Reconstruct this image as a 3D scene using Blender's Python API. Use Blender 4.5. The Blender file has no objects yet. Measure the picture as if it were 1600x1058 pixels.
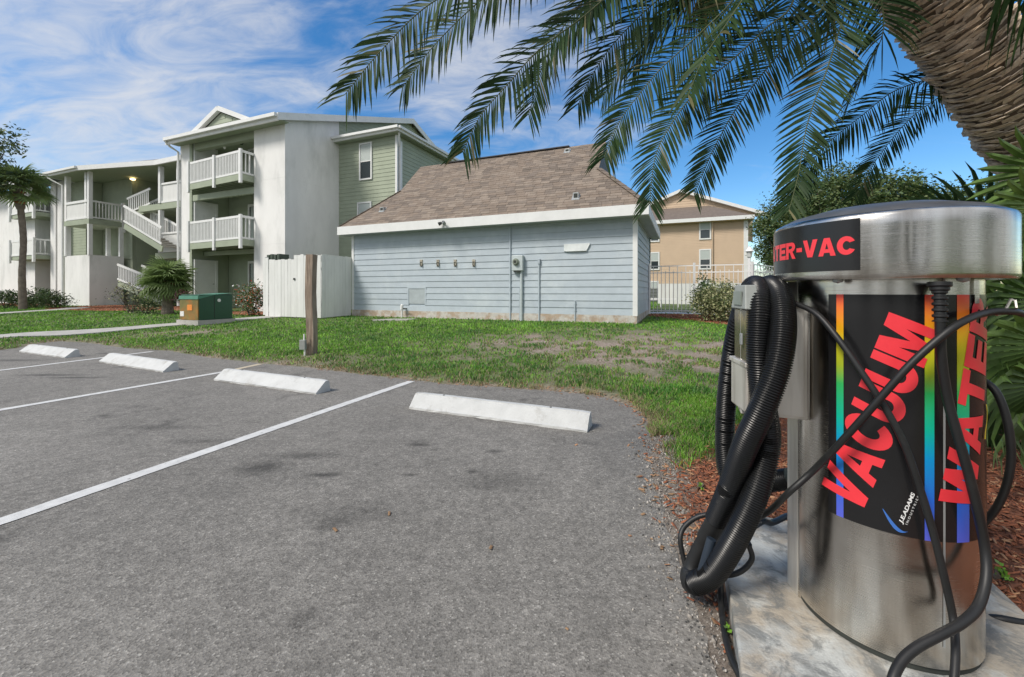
import bpy, bmesh, math, random
import numpy as np
from math import radians, sin, cos, pi, sqrt, atan2
from mathutils import Vector, Matrix

random.seed(7)
rng = np.random.default_rng(7)
sc = bpy.context.scene
col = sc.collection

# ------------------------------------------------------------------ camera, sky, sun, exposure
H = 1.2                       # eye height
FPX, CX, HY = 650.0, 800.0, 455.0
cam_d = bpy.data.cameras.new('camera')
cam = bpy.data.objects.new('camera', cam_d); col.objects.link(cam)
cam.location = (0, 0, H); cam.rotation_euler = (pi/2, 0, 0)
cam_d.sensor_width = 36; cam_d.lens = FPX/1600*36
cam_d.shift_y = (HY-529)/1600
cam_d.clip_start = .02; cam_d.clip_end = 3000
sc.camera = cam
sc.view_settings.view_transform = 'Standard'; sc.view_settings.look = 'None'
sc.view_settings.gamma = 1; sc.view_settings.use_curve_mapping = False
sc.view_settings.exposure = 0.8

SUN_AZ, SUN_EL = radians(236), radians(47)
world = bpy.data.worlds.new('World'); sc.world = world; world.use_nodes = True
nt = world.node_tree; N = nt.nodes; L = nt.links
for n in list(N): N.remove(n)
out = N.new('ShaderNodeOutputWorld'); bg = N.new('ShaderNodeBackground'); bg.inputs[1].default_value = .122
sky = N.new('ShaderNodeTexSky'); sky.sky_type = 'NISHITA'; sky.sun_disc = False
sky.sun_elevation = SUN_EL; sky.sun_rotation = SUN_AZ; sky.air_density = 1.0; sky.dust_density = .25; sky.ozone_density = 2.2
tc = N.new('ShaderNodeTexCoord'); sep = N.new('ShaderNodeSeparateXYZ'); L.new(tc.outputs['Generated'], sep.inputs[0])
def wm(op, a, b=None, c=None, clamp=False):
    n = N.new('ShaderNodeMath'); n.operation = op; n.use_clamp = clamp
    for i, v in enumerate((a, b, c)):
        if v is None: continue
        if isinstance(v, (int, float)): n.inputs[i].default_value = v
        else: L.new(v, n.inputs[i])
    return n.outputs[0]
zz = wm('ADD', wm('MAXIMUM', sep.outputs[2], 0.0), .22)
cb = N.new('ShaderNodeCombineXYZ'); L.new(wm('DIVIDE', sep.outputs[0], zz), cb.inputs[0]); L.new(wm('DIVIDE', sep.outputs[1], zz), cb.inputs[1])
mp = N.new('ShaderNodeMapping'); mp.inputs['Rotation'].default_value = (0, 0, radians(35)); mp.inputs['Scale'].default_value = (1.0, 1.9, 1); L.new(cb.outputs[0], mp.inputs[0])
def wnoise(scale, detail, rough, dist, off=(0, 0, 0)):
    n = N.new('ShaderNodeTexNoise'); n.inputs['Scale'].default_value = scale; n.inputs['Detail'].default_value = detail
    n.inputs['Roughness'].default_value = rough; n.inputs['Distortion'].default_value = dist
    m = N.new('ShaderNodeMapping'); m.inputs['Location'].default_value = off; L.new(mp.outputs[0], m.inputs[0]); L.new(m.outputs[0], n.inputs[0]); return n.outputs[0]
n_big = wnoise(.9, 5, .55, .6, (3.1, 1.7, 0)); n_fine = wnoise(3.6, 8, .62, .9, (.4, 7.7, 0))
def dirmask(px, py, inner, outer):
    v = Vector(((px-CX)/FPX, 1, (HY-py)/FPX)).normalized()
    d = N.new('ShaderNodeVectorMath'); d.operation = 'DOT_PRODUCT'; d.inputs[1].default_value = v
    nv = N.new('ShaderNodeVectorMath'); nv.operation = 'NORMALIZE'; L.new(tc.outputs['Generated'], nv.inputs[0]); L.new(nv.outputs[0], d.inputs[0])
    mr = N.new('ShaderNodeMapRange'); mr.interpolation_type = 'SMOOTHSTEP'
    mr.inputs[1].default_value = cos(radians(outer)); mr.inputs[2].default_value = cos(radians(inner)); L.new(d.outputs['Value'], mr.inputs[0]); return mr.outputs[0]
m1 = dirmask(-260, 40, 6, 41)         # the large soft cloud bank on the left
m2 = dirmask(800, 160, 2, 24)         # the thin veil over the shed
m3 = dirmask(330, 120, 2, 16)
nb = N.new('ShaderNodeMapRange'); nb.interpolation_type = 'SMOOTHSTEP'; nb.inputs[1].default_value = .35; nb.inputs[2].default_value = -.35; L.new(sep.outputs[1], nb.inputs[0])     # unseen overcast added behind the viewer for soft neutral fill light
mask = wm('ADD', wm('MULTIPLY', m1, .37), wm('ADD', wm('MULTIPLY', m2, .27), wm('ADD', wm('MULTIPLY', m3, .13), wm('MULTIPLY', nb.outputs[0], .95))))
dens = wm('ADD', wm('ADD', wm('MULTIPLY', n_big, .8), wm('MULTIPLY', n_fine, .80)), mask)
mr = N.new('ShaderNodeMapRange'); mr.interpolation_type = 'SMOOTHSTEP'; mr.inputs[1].default_value = .87; mr.inputs[2].default_value = 1.50; mr.inputs[4].default_value = .84
L.new(dens, mr.inputs[0])
hs = N.new('ShaderNodeHueSaturation'); hs.inputs['Saturation'].default_value = 1.34; hs.inputs['Value'].default_value = .78; L.new(sky.outputs[0], hs.inputs['Color'])
mx = N.new('ShaderNodeMix'); mx.data_type = 'RGBA'; L.new(mr.outputs[0], mx.inputs['Factor']); L.new(hs.outputs[0], mx.inputs[6]); mx.inputs[7].default_value = (3.7, 3.72, 3.8, 1)
L.new(mx.outputs[2], bg.inputs[0]); L.new(bg.outputs[0], out.inputs[0])

sd = bpy.data.lights.new('sun', 'SUN'); sd.energy = 2.05; sd.angle = radians(16); sd.color = (1, .935, .85)
sun = bpy.data.objects.new('sun', sd); col.objects.link(sun)
sv = Vector((sin(SUN_AZ)*cos(SUN_EL), cos(SUN_AZ)*cos(SUN_EL), sin(SUN_EL)))
sun.rotation_euler = sv.to_track_quat('Z', 'Y').to_euler()

# ------------------------------------------------------------------ frames and pixel helpers
TH = radians(22.4); CT, ST = cos(TH), sin(TH)       # the lot, shed and houses share one grid turned 22.4 degrees
def W(a, b, z=0.0): return Vector((a*CT+b*ST, -a*ST+b*CT, z))
def G(x, y): return (x*CT-y*ST, x*ST+y*CT)
def P(px, py, Y): return Vector(((px-CX)/FPX*Y, Y, H+(HY-py)/FPX*Y))
def onb(px, py, b):
    t = (px-CX)/FPX; Y = b/(t*ST+CT); return Y*(t*CT-ST), H+(HY-py)/FPX*Y
def gnd(px, py, z=0.0):
    Y = (H-z)*FPX/(py-HY); return ((px-CX)/FPX*Y, Y)

# ------------------------------------------------------------------ numpy value noise
def _h(ix, iy, s):
    n = (ix.astype(np.int64)*374761393 + iy.astype(np.int64)*668265263 + s*1442695041) & 0xffffffff
    n = ((n ^ (n >> 13))*1274126177) & 0xffffffff
    return ((n ^ (n >> 16)) & 0xffff)/65535.0
def vn(x, y, s=0):
    ix, iy = np.floor(x), np.floor(y); fx, fy = x-ix, y-iy; fx = fx*fx*(3-2*fx); fy = fy*fy*(3-2*fy)
    return (_h(ix, iy, s)*(1-fx)+_h(ix+1, iy, s)*fx)*(1-fy)+(_h(ix, iy+1, s)*(1-fx)+_h(ix+1, iy+1, s)*fx)*fy
def fbm(x, y, s=0, o=4):
    r = 0; a = .5; t = 0
    for i in range(o): r = r+a*vn(x, y, s+i*17); t += a; a *= .5; x = x*2.03+3.1; y = y*2.03+1.7
    return r/t

# ------------------------------------------------------------------ materials
MATS = {}
def mat(name, c, rough=.7, metal=0, var=.12, scale=6, bump=0, bscale=80, spec=.5, c2=None, thr=(.45, .65), c2scale=3, stretch=(1, 1, 1), transl=0, objvar=0, sheen=0, coords='Object'):
    if name in MATS: return MATS[name]
    m = bpy.data.materials.new(name); m.use_nodes = True; MATS[name] = m
    t = m.node_tree; n = t.nodes; l = t.links; b = n['Principled BSDF']
    b.inputs['Roughness'].default_value = rough; b.inputs['Metallic'].default_value = metal; b.inputs['Specular IOR Level'].default_value = spec
    g = n.new('ShaderNodeNewGeometry'); mpn = n.new('ShaderNodeMapping'); mpn.inputs['Scale'].default_value = stretch; l.new(g.outputs['Position'], mpn.inputs[0])
    def noise(s, d=4, r=.6):
        x = n.new('ShaderNodeTexNoise'); x.inputs['Scale'].default_value = s; x.inputs['Detail'].default_value = d; x.inputs['Roughness'].default_value = r; l.new(mpn.outputs[0], x.inputs[0]); return x.outputs[0]
    base = n.new('ShaderNodeRGB'); base.outputs[0].default_value = (*c, 1); cur = base.outputs[0]
    if c2:
        mr = n.new('ShaderNodeMapRange'); mr.inputs[1].default_value = thr[0]; mr.inputs[2].default_value = thr[1]; l.new(noise(c2scale, 6, .65), mr.inputs[0])
        mi = n.new('ShaderNodeMix'); mi.data_type = 'RGBA'; l.new(mr.outputs[0], mi.inputs[0]); l.new(cur, mi.inputs[6]); mi.inputs[7].default_value = (*c2, 1); cur = mi.outputs[2]
    if var or objvar:
        h = n.new('ShaderNodeHueSaturation'); l.new(cur, h.inputs['Color'])
        mr = n.new('ShaderNodeMapRange'); mr.inputs[1].default_value = .3; mr.inputs[2].default_value = .7; mr.inputs[3].default_value = 1-var; mr.inputs[4].default_value = 1+var; l.new(noise(scale), mr.inputs[0])
        v = mr.outputs[0]
        if objvar:
            oi = n.new('ShaderNodeObjectInfo'); m2_ = n.new('ShaderNodeMapRange'); m2_.inputs[3].default_value = 1-objvar; m2_.inputs[4].default_value = 1+objvar; l.new(oi.outputs['Random'], m2_.inputs[0])
            mm = n.new('ShaderNodeMath'); mm.operation = 'MULTIPLY'; l.new(v, mm.inputs[0]); l.new(m2_.outputs[0], mm.inputs[1]); v = mm.outputs[0]
        l.new(v, h.inputs['Value']); cur = h.outputs[0]
    l.new(cur, b.inputs['Base Color'])
    if bump:
        bn = n.new('ShaderNodeBump'); bn.inputs['Strength'].default_value = bump; bn.inputs['Distance'].default_value = .01; l.new(noise(bscale, 3, .6), bn.inputs['Height']); l.new(bn.outputs[0], b.inputs['Normal'])
    if transl:
        tr = n.new('ShaderNodeBsdfTranslucent'); l.new(cur, tr.inputs[0]); ms = n.new('ShaderNodeMixShader'); ms.inputs[0].default_value = transl
        l.new(b.outputs[0], ms.inputs[1]); l.new(tr.outputs[0], ms.inputs[2]); l.new(ms.outputs[0], n['Material Output'].inputs[0])
    return m

M_white = mat('white_trim_paint', (.74, .75, .74), .55, var=.05, scale=3, c2=(.55, .56, .54), thr=(.6, .85), c2scale=2)
M_stucco = mat('white_stucco', (.78, .78, .765), .85, var=.06, scale=1.5, bump=.5, bscale=45, c2=(.56, .57, .55), thr=(.5, .8), c2scale=1.1, stretch=(1, 1, .35))
M_green = mat('sage_green_siding', (.33, .375, .28), .65, var=.08, scale=2)
M_soffit = mat('green_soffit', (.30, .35, .25), .7, var=.08)
M_blue = mat('blue_grey_siding_paint', (.415, .478, .525), .55, var=.05, scale=4, c2=(.50, .56, .59), thr=(.5, .75), c2scale=1.6, bump=.12, bscale=60, objvar=.03)
M_block = mat('peeling_block_foundation', (.52, .50, .46), .9, var=.15, scale=9, c2=(.42, .33, .25), thr=(.45, .56), c2scale=3.2, bump=.5, bscale=50)
M_glass = mat('window_glass', (.03, .04, .045), .08, var=0, spec=.8)
M_blind = mat('white_blind', (.45, .5, .48), .5, var=.03)
M_dark = mat('dark_interior', (.035, .04, .035), .8, var=.1)
M_screen = mat('dark_green_screen', (.05, .07, .05), .6, var=.1)
M_shingles = [mat('brown_shingle_%s' % k, c, .9, var=.16, scale=5, bump=.5, bscale=160) for k, c in
              zip(('tan', 'light', 'grey', 'dark'), ((.212, .168, .132), (.245, .20, .16), (.19, .155, .127), (.158, .128, .104)))]
M_roof = mat('house_roof_shingle', (.16, .13, .11), .9, var=.15, scale=4)
M_tan = mat('tan_siding', (.58, .44, .31), .7, var=.05, scale=1)
M_conc = mat('pale_concrete', (.42, .41, .38), .85, var=.12, scale=4, bump=.3, bscale=60)
M_fence = mat('white_board_paint', (.70, .71, .69), .65, var=.06, scale=5, c2=(.5, .52, .5), thr=(.62, .8), c2scale=4, stretch=(1, 1, .25), objvar=.05)
M_wood = mat('weathered_post_wood', (.23, .175, .13), .85, var=.3, scale=5, stretch=(9, 9, .7), bump=.6, bscale=20, c2=(.33, .27, .21), thr=(.45, .6), c2scale=3)
M_vinyl = mat('white_metal_paint', (.78, .78, .77), .4, var=.03)
M_boxgreen = mat('dark_green_enamel', (.018, .075, .042), .35, var=.12, scale=2)
M_rust = mat('rusty_green_enamel', (.17, .15, .045), .6, var=.2, scale=4, c2=(.30, .14, .03), thr=(.42, .62), c2scale=3.5)
M_boxtop = mat('faded_green_enamel', (.07, .22, .15), .5, var=.12, scale=4)
M_line = mat('white_line_paint', (.62, .62, .60), .7, var=.12, scale=14, c2=(.30, .30, .29), thr=(.60, .72), c2scale=22, bump=.3, bscale=200)
M_lineY = mat('worn_cream_line_paint', (.52, .45, .33), .75, var=.12, scale=14)
M_stop = mat('white_painted_concrete', (.53, .54, .53), .75, var=.08, scale=7, c2=(.33, .32, .29), thr=(.55, .76), c2scale=5, bump=.45, bscale=60)
M_leafD = mat('palm_leaflet_dark', (.028, .058, .021), .5, var=.35, scale=5, transl=.26, spec=.12)
M_leafM = mat('palm_leaflet_mid', (.042, .080, .026), .5, var=.35, scale=5, transl=.28, spec=.15)
M_leafY = mat('palm_leaflet_yellowed', (.13, .12, .045), .5, var=.25, scale=8, transl=.1)
M_rachis = mat('frond_stalk', (.09, .11, .045), .5, var=.2)
M_trunk = mat('palm_trunk_fibre', (.30, .235, .17), .95, var=.3, scale=14, bump=.8, bscale=70)
M_scaleA = mat('leaf_base_tan', (.72, .61, .48), .9, var=.3, scale=18, stretch=(1, 1, .3), bump=.7, bscale=90, objvar=.2)
M_scaleB = mat('leaf_base_grey', (.58, .50, .41), .9, var=.3, scale=18, bump=.7, bscale=90, objvar=.2)
M_f1 = mat('foliage_green', (.075, .13, .04), .55, var=.3, scale=3, transl=.15)
M_f2 = mat('foliage_dark', (.045, .08, .03), .55, var=.3, scale=3, transl=.1)
M_f3 = mat('foliage_light', (.12, .16, .05), .55, var=.25, scale=3, transl=.2)
M_var = mat('variegated_leaf', (.42, .42, .22), .55, var=.3, scale=9, transl=.2)
M_red = mat('orange_red_petal', (.62, .13, .06), .5, var=.2)
M_ti = mat('maroon_leaf', (.10, .03, .03), .5, var=.3)
M_bark = mat('tree_bark', (.12, .10, .08), .9, var=.3, bump=.5)
M_fan = mat('fan_palm_leaf', (.085, .15, .035), .42, var=.25, scale=6, transl=.2, spec=.5)
M_fan2 = mat('fan_palm_leaf_bright', (.15, .25, .06), .4, var=.25, scale=6, transl=.2, spec=.5)
M_galv = mat('galvanised_metal', (.4, .42, .42), .5, metal=.5, var=.1)
M_greypl = mat('grey_plastic', (.30, .32, .30), .5, var=.1, scale=12)
M_black = mat('black_rubber', (.012, .0125, .013), .5, var=.3, scale=8, c2=(.035, .034, .032), thr=(.58, .8), c2scale=9)
M_hose = mat('black_corrugated_plastic', (.007, .0075, .008), .33, var=.25, scale=9, spec=.35, c2=(.022, .021, .019), thr=(.62, .85), c2scale=7)
M_decal = mat('black_decal_film', (.012, .012, .013), .22, var=.2, scale=4, spec=.5)
M_decalred = mat('red_decal_print', (.82, .045, .06), .3, var=.06, scale=9)
M_decalwhite = mat('white_decal_print', (.8, .8, .8), .3, var=0)
M_decalblue = mat('blue_decal_print', (.05, .16, .5), .3, var=0)
M_decalyel = mat('yellow_decal_print', (.85, .7, .03), .3, var=0)
M_grass = [mat('grass_green', (.16, .335, .032), .6, var=.3, scale=1.5, transl=.2),
           mat('grass_light', (.21, .43, .045), .6, var=.3, scale=1.5, transl=.2),
           mat('grass_deep', (.07, .20, .028), .6, var=.3, scale=1.5, transl=.15),
           mat('grass_straw', (.30, .25, .14), .7, var=.25, scale=3, transl=.1)]
M_chip = [mat('mulch_red', (.27, .095, .045), .85, var=.35, scale=30), mat('mulch_brown', (.15, .06, .033), .9, var=.35, scale=30), mat('mulch_pale', (.40, .22, .12), .85, var=.3, scale=30)]
M_peb = [mat('pebble_grey', (.29, .265, .235), .85, var=.3, scale=60), mat('pebble_pale', (.45, .42, .38), .8, var=.2, scale=60), mat('pebble_dark', (.06, .06, .058), .85, var=.3, scale=60)]
M_dead = mat('dead_leaf', (.28, .17, .09), .8, var=.4, scale=20)
M_soil = mat('dark_soil', (.10, .08, .06), .95, var=.3)

def steel(name, c, rough, streak=(1, 1, 1)):
    m = bpy.data.materials.new(name); m.use_nodes = True; t = m.node_tree; n = t.nodes; l = t.links; b = n['Principled BSDF']
    b.inputs['Metallic'].default_value = 1
    g = n.new('ShaderNodeNewGeometry')
    def noise(s, st, d=3):
        mpn = n.new('ShaderNodeMapping'); mpn.inputs['Scale'].default_value = st; l.new(g.outputs['Position'], mpn.inputs[0])
        x = n.new('ShaderNodeTexNoise'); x.inputs['Scale'].default_value = s; x.inputs['Detail'].default_value = d; l.new(mpn.outputs[0], x.inputs[0]); return x.outputs[0]
    def rngm(v, a, b_, lo=.3, hi=.7):
        r = n.new('ShaderNodeMapRange'); r.inputs[1].default_value = lo; r.inputs[2].default_value = hi; r.inputs[3].default_value = a; r.inputs[4].default_value = b_; l.new(v, r.inputs[0]); return r.outputs[0]
    brush = noise(9, (1.2, 1.2, 60), 4); blot = noise(5, (1, 1, .5), 5)
    ad = n.new('ShaderNodeMath'); ad.operation = 'ADD'; l.new(rngm(brush, -.04, .04), ad.inputs[0]); l.new(rngm(blot, rough-.07, rough+.10), ad.inputs[1]); l.new(ad.outputs[0], b.inputs['Roughness'])
    h = n.new('ShaderNodeHueSaturation'); h.inputs['Color'].default_value = (*c, 1); l.new(rngm(blot, .84, 1.06), h.inputs['Value'])
    mi = n.new('ShaderNodeMix'); mi.data_type = 'RGBA'; l.new(rngm(noise(3, (1, 1, 1), 6), 0, .30, .56, .74), mi.inputs[0]); l.new(h.outputs[0], mi.inputs[6]); mi.inputs[7].default_value = (.26, .20, .15, 1)
    st = n.new('ShaderNodeMix'); st.data_type = 'RGBA'; st.blend_type = 'MULTIPLY'; l.new(rngm(noise(13, (1, 1, .10), 5), 0, .75, .46, .66), st.inputs[0]); l.new(mi.outputs[2], st.inputs[6]); st.inputs[7].default_value = (.50, .46, .42, 1); mi = st  # dark vertical streaks painted into the colour for missing reflections, drawn as grime runs
    l.new(mi.outputs[2], b.inputs['Base Color'])
    bn = n.new('ShaderNodeBump'); bn.inputs['Strength'].default_value = .10; bn.inputs['Distance'].default_value = .002; l.new(brush, bn.inputs['Height']); l.new(bn.outputs[0], b.inputs['Normal'])
    return m
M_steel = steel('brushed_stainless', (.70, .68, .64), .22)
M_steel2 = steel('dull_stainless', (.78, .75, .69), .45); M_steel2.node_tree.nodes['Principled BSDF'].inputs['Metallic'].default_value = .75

# asphalt
def asphalt():
    m = bpy.data.materials.new('asphalt'); m.use_nodes = True; t = m.node_tree; n = t.nodes; l = t.links; b = n['Principled BSDF']; b.inputs['Roughness'].default_value = .88
    g = n.new('ShaderNodeNewGeometry').outputs['Position']
    def noise(s, d=3, r=.6):
        x = n.new('ShaderNodeTexNoise'); x.inputs['Scale'].default_value = s; x.inputs['Detail'].default_value = d; x.inputs['Roughness'].default_value = r; l.new(g, x.inputs[0]); return x.outputs[0]
    def mr(v, a, b_, lo, hi):
        r = n.new('ShaderNodeMapRange'); r.inputs[1].default_value = lo; r.inputs[2].default_value = hi; r.inputs[3].default_value = a; r.inputs[4].default_value = b_; l.new(v, r.inputs[0]); return r.outputs[0]
    vo = n.new('ShaderNodeTexVoronoi'); vo.inputs['Scale'].default_value = 150; l.new(g, vo.inputs[0])
    sp = n.new('ShaderNodeSeparateColor'); l.new(vo.outputs['Color'], sp.inputs[0])
    cr = n.new('ShaderNodeValToRGB'); l.new(sp.outputs[0], cr.inputs[0]); e = cr.color_ramp.elements
    e[0].position = 0; e[0].color = (.12, .113, .10, 1); e[1].position = 1; e[1].color = (.36, .345, .31, 1)
    for p, v in ((.3, .172), (.75, .215), (.95, .25)): q = e.new(p); q.color = (v*1.02, v*.965, v*.865, 1)
    big = mr(noise(.55, 5, .6), .84, 1.16, .3, .7); mid = mr(noise(5, 6, .7), .82, 1.16, .3, .7)
    stain = mr(noise(1.7, 8, .72), 1, .5, .57, .68); fleck = mr(noise(23, 4, .7), .8, 1.2, .35, .65)
    mm = None
    for v in (big, mid, stain, fleck):
        if mm is None: mm = v
        else:
            x = n.new('ShaderNodeMath'); x.operation = 'MULTIPLY'; l.new(mm, x.inputs[0]); l.new(v, x.inputs[1]); mm = x.outputs[0]
    # oil drips and worn spots, each at its own place on the lot
    for (px, py, ra, rb, k) in ((410, 730, .16, .10, .55), (507, 742, .10, .03, .45), (470, 712, .22, .05, .75), (640, 742, .05, .02, .6), (655, 695, .09, .03, .6), (775, 705, .06, .03, .6), (740, 737, .05, .03, .6), (80, 586, .42, .06, .5), (115, 590, .35, .05, .55), (20, 563, .5, .10, .65), (250, 668, .3, .06, .8), (320, 690, .25, .06, .8), (780, 752, .25, .12, .85), (560, 800, .3, .1, .9)):
        x, y = gnd(px, py)
        mp_ = n.new('ShaderNodeMapping'); mp_.vector_type = 'POINT'; mp_.inputs['Location'].default_value = (-x/ra/1.6, -y/rb/1.6, 0); mp_.inputs['Scale'].default_value = (1/ra/1.6, 1/rb/1.6, 0); l.new(g, mp_.inputs[0])
        ln = n.new('ShaderNodeVectorMath'); ln.operation = 'LENGTH'; l.new(mp_.outputs[0], ln.inputs[0])
        ad = n.new('ShaderNodeMath'); ad.operation = 'MULTIPLY_ADD'; l.new(noise(11, 4), ad.inputs[0]); ad.inputs[1].default_value = .9; l.new(ln.outputs['Value'], ad.inputs[2])
        s = mr(ad.outputs[0], k*.8, 1, .65, 1.45)
        xx = n.new('ShaderNodeMath'); xx.operation = 'MULTIPLY'; l.new(mm, xx.inputs[0]); l.new(s, xx.inputs[1]); mm = xx.outputs[0]
    h = n.new('ShaderNodeHueSaturation'); l.new(cr.outputs[0], h.inputs['Color']); l.new(mm, h.inputs['Value']); l.new(h.outputs[0], b.inputs['Base Color'])
    bn = n.new('ShaderNodeBump'); bn.inputs['Strength'].default_value = .45; bn.inputs['Distance'].default_value = .004; l.new(vo.outputs['Distance'], bn.inputs['Height']); l.new(bn.outputs[0], b.inputs['Normal'])
    return m
M_asph = asphalt()

# ------------------------------------------------------------------ object helpers
def tag(o, label=None, cat=None, group=None, kind=None):
    if label: o['label'] = label
    if cat: o['category'] = cat
    if group: o['group'] = group
    if kind: o['kind'] = kind
    return o
def thing(name, label, cat, loc, group=None):
    o = bpy.data.objects.new(name, None); o.empty_display_size = .2; col.objects.link(o); o.location = loc
    bpy_loc[o.name] = Vector(loc)
    return tag(o, label, cat, group)
bpy_loc = {}
def origin_of(p):
    v = Vector((0, 0, 0))
    while p is not None: v += Vector(p.location); p = p.parent
    return v
class MB:
    def __init__(s): s.v = []; s.f = []; s.m = []; s.mi = 0
    def add(s, vs, fs):
        k = len(s.v); s.v += [tuple(x) for x in vs]; s.f += [tuple(i+k for i in f) for f in fs]; s.m += [s.mi]*len(fs)
    def hexa(s, p): s.add(p, [(0, 3, 2, 1), (4, 5, 6, 7), (0, 1, 5, 4), (1, 2, 6, 5), (2, 3, 7, 6), (3, 0, 4, 7)])
    def box(s, a0, a1, b0, b1, z0, z1):
        a0, a1 = min(a0, a1), max(a0, a1); b0, b1 = min(b0, b1), max(b0, b1); z0, z1 = min(z0, z1), max(z0, z1)
        s.hexa([W(a0, b0, z0), W(a1, b0, z0), W(a1, b1, z0), W(a0, b1, z0), W(a0, b0, z1), W(a1, b0, z1), W(a1, b1, z1), W(a0, b1, z1)]); return s
    def bar(s, p, q, w, h, up=(0, 0, 1)):
        p, q = Vector(p), Vector(q); d = (q-p).normalized(); u = Vector(up)
        if abs(d.dot(u)) > .98: u = Vector((0, 1, 0))
        x = d.cross(u).normalized()*w/2; y = x.cross(d).normalized()*h/2
        s.hexa([p-x-y, p+x-y, q+x-y, q-x-y, p-x+y, p+x+y, q+x+y, q-x+y]); return s
    def poly(s, pts): s.add(pts, [tuple(range(len(pts)))]); return s
    def slab(s, pts, dz):
        n = len(pts); lo = [Vector(p) for p in pts]; hi = [p+Vector((0, 0, dz)) for p in lo]
        s.add(lo+hi, [tuple(reversed(range(n))), tuple(range(n, 2*n))]+[(i, (i+1) % n, n+(i+1) % n, n+i) for i in range(n)]); return s
    def tube(s, path, r, n=10, cap=True):
        path = [Vector(p) for p in path]; m = len(path)
        rr = r if hasattr(r, '__len__') else [r]*m
        T = [(path[min(i+1, m-1)]-path[max(i-1, 0)]).normalized() for i in range(m)]
        u = T[0].orthogonal().normalized(); vs = []
        for i in range(m):
            u = (u-T[i]*u.dot(T[i])).normalized(); w = T[i].cross(u)
            vs += [path[i]+(u*cos(2*pi*k/n)+w*sin(2*pi*k/n))*rr[i] for k in range(n)]
        fs = [(i*n+k, i*n+(k+1) % n, (i+1)*n+(k+1) % n, (i+1)*n+k) for i in range(m-1) for k in range(n)]
        if cap: fs += [tuple(reversed(range(n))), tuple(range((m-1)*n, m*n))]
        s.add(vs, fs); return s
    def lathe(s, c, prof, n=32, rf=None):
        c = Vector(c); vs = []
        for (r, z) in prof:
            for k in range(n):
                a = 2*pi*k/n; q = r*(rf(a, z) if rf else 1); vs.append(c+Vector((q*cos(a), q*sin(a), z)))
        m = len(prof)
        s.add(vs, [(i*n+k, i*n+(k+1) % n, (i+1)*n+(k+1) % n, (i+1)*n+k) for i in range(m-1) for k in range(n)]); return s
    def build(s, name, mats, parent=None, smooth=False, bevel=0, kind=None, label=None):
        o0 = origin_of(parent)
        me = bpy.data.meshes.new(name); me.from_pydata([(v[0]-o0.x, v[1]-o0.y, v[2]-o0.z) for v in s.v], [], s.f)
        mats = mats if isinstance(mats, (list, tuple)) else [mats]
        for m in mats: me.materials.append(m)
        if len(mats) > 1: me.polygons.foreach_set('material_index', s.m)
        if smooth:
            me.polygons.foreach_set('use_smooth', [True]*len(me.polygons))
            me.set_sharp_from_angle(angle=radians(40))
        me.update()
        o = bpy.data.objects.new(name, me); col.objects.link(o)
        if parent: o.parent = parent
        if bevel:
            bv = o.modifiers.new('bevel', 'BEVEL'); bv.width = bevel; bv.segments = 2; bv.limit_method = 'ANGLE'
        if kind: o['kind'] = kind
        if label: o['label'] = label
        return o
UNIT = {}
def unit_mesh(kind, m):
    key = (kind, m.name)
    if key in UNIT: return UNIT[key]
    me = bpy.data.meshes.new(kind)
    if kind == 'lap':      # lap board: x 0..1 along, z 0..1 up, thick at the foot
        v = [(0, -.020, 0), (1, -.020, 0), (1, -.006, 1), (0, -.006, 1), (0, .01, 0), (1, .01, 0), (1, .01, 1), (0, .01, 1)]
        f = [(0, 1, 2, 3), (4, 7, 6, 5), (0, 4, 5, 1), (3, 2, 6, 7), (0, 3, 7, 4), (1, 5, 6, 2)]
    else:
        v = [(x, y, z) for z in (-.5, .5) for y in (-.5, .5) for x in (-.5, .5)]
        f = [(0, 2, 3, 1), (4, 5, 7, 6), (0, 1, 5, 4), (2, 6, 7, 3), (0, 4, 6, 2), (1, 3, 7, 5)]
    me.from_pydata(v, [], f); me.materials.append(m); me.update(); UNIT[key] = me; return me
def piece(name, parent, m, pos, scale, rz=-TH, rx=0, ry=0, kind='cube'):
    o = bpy.data.objects.new(name, unit_mesh(kind, m)); col.objects.link(o)
    if parent: o.parent = parent
    o.location = Vector(pos)-origin_of(parent); o.rotation_euler = (rx, ry, rz); o.scale = scale
    return o
def copy_tree(o, parent=None):
    c = o.copy(); col.objects.link(c); c.parent = parent
    for ch in list(o.children): copy_tree(ch, c)
    return c
def npmesh(name, V, F, mats, mi=None, parent=None, kind=None, smooth=False, fs=3):
    me = bpy.data.meshes.new(name); nF = len(F)
    me.vertices.add(len(V)); me.vertices.foreach_set('co', np.ascontiguousarray(V, dtype=np.float32).ravel())
    me.loops.add(nF*fs); me.loops.foreach_set('vertex_index', np.ascontiguousarray(F, dtype=np.int32).ravel())
    me.polygons.add(nF); me.polygons.foreach_set('loop_start', np.arange(0, nF*fs, fs, dtype=np.int32))
    for m in mats: me.materials.append(m)
    if mi is not None: me.polygons.foreach_set('material_index', np.ascontiguousarray(mi, dtype=np.int32))
    if smooth: me.polygons.foreach_set('use_smooth', np.ones(nF, dtype=bool))
    me.update(calc_edges=True); me.validate()
    o = bpy.data.objects.new(name, me); col.objects.link(o)
    if parent: o.parent = parent
    if kind: o['kind'] = kind
    return o
def spline(pts, n):
    pts = [Vector(p) for p in pts]; Q = [pts[0]*2-pts[1]]+pts+[pts[-1]*2-pts[-2]]; out = []
    seg = len(pts)-1
    for k in range(n+1):
        u = k/n*seg; i = min(int(u), seg-1); t = u-i; a, b, c, d = Q[i:i+4]
        out.append(.5*((2*b)+(c-a)*t+(2*a-5*b+4*c-d)*t*t+(3*b-a-3*c+d)*t**3))
    return out
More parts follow.
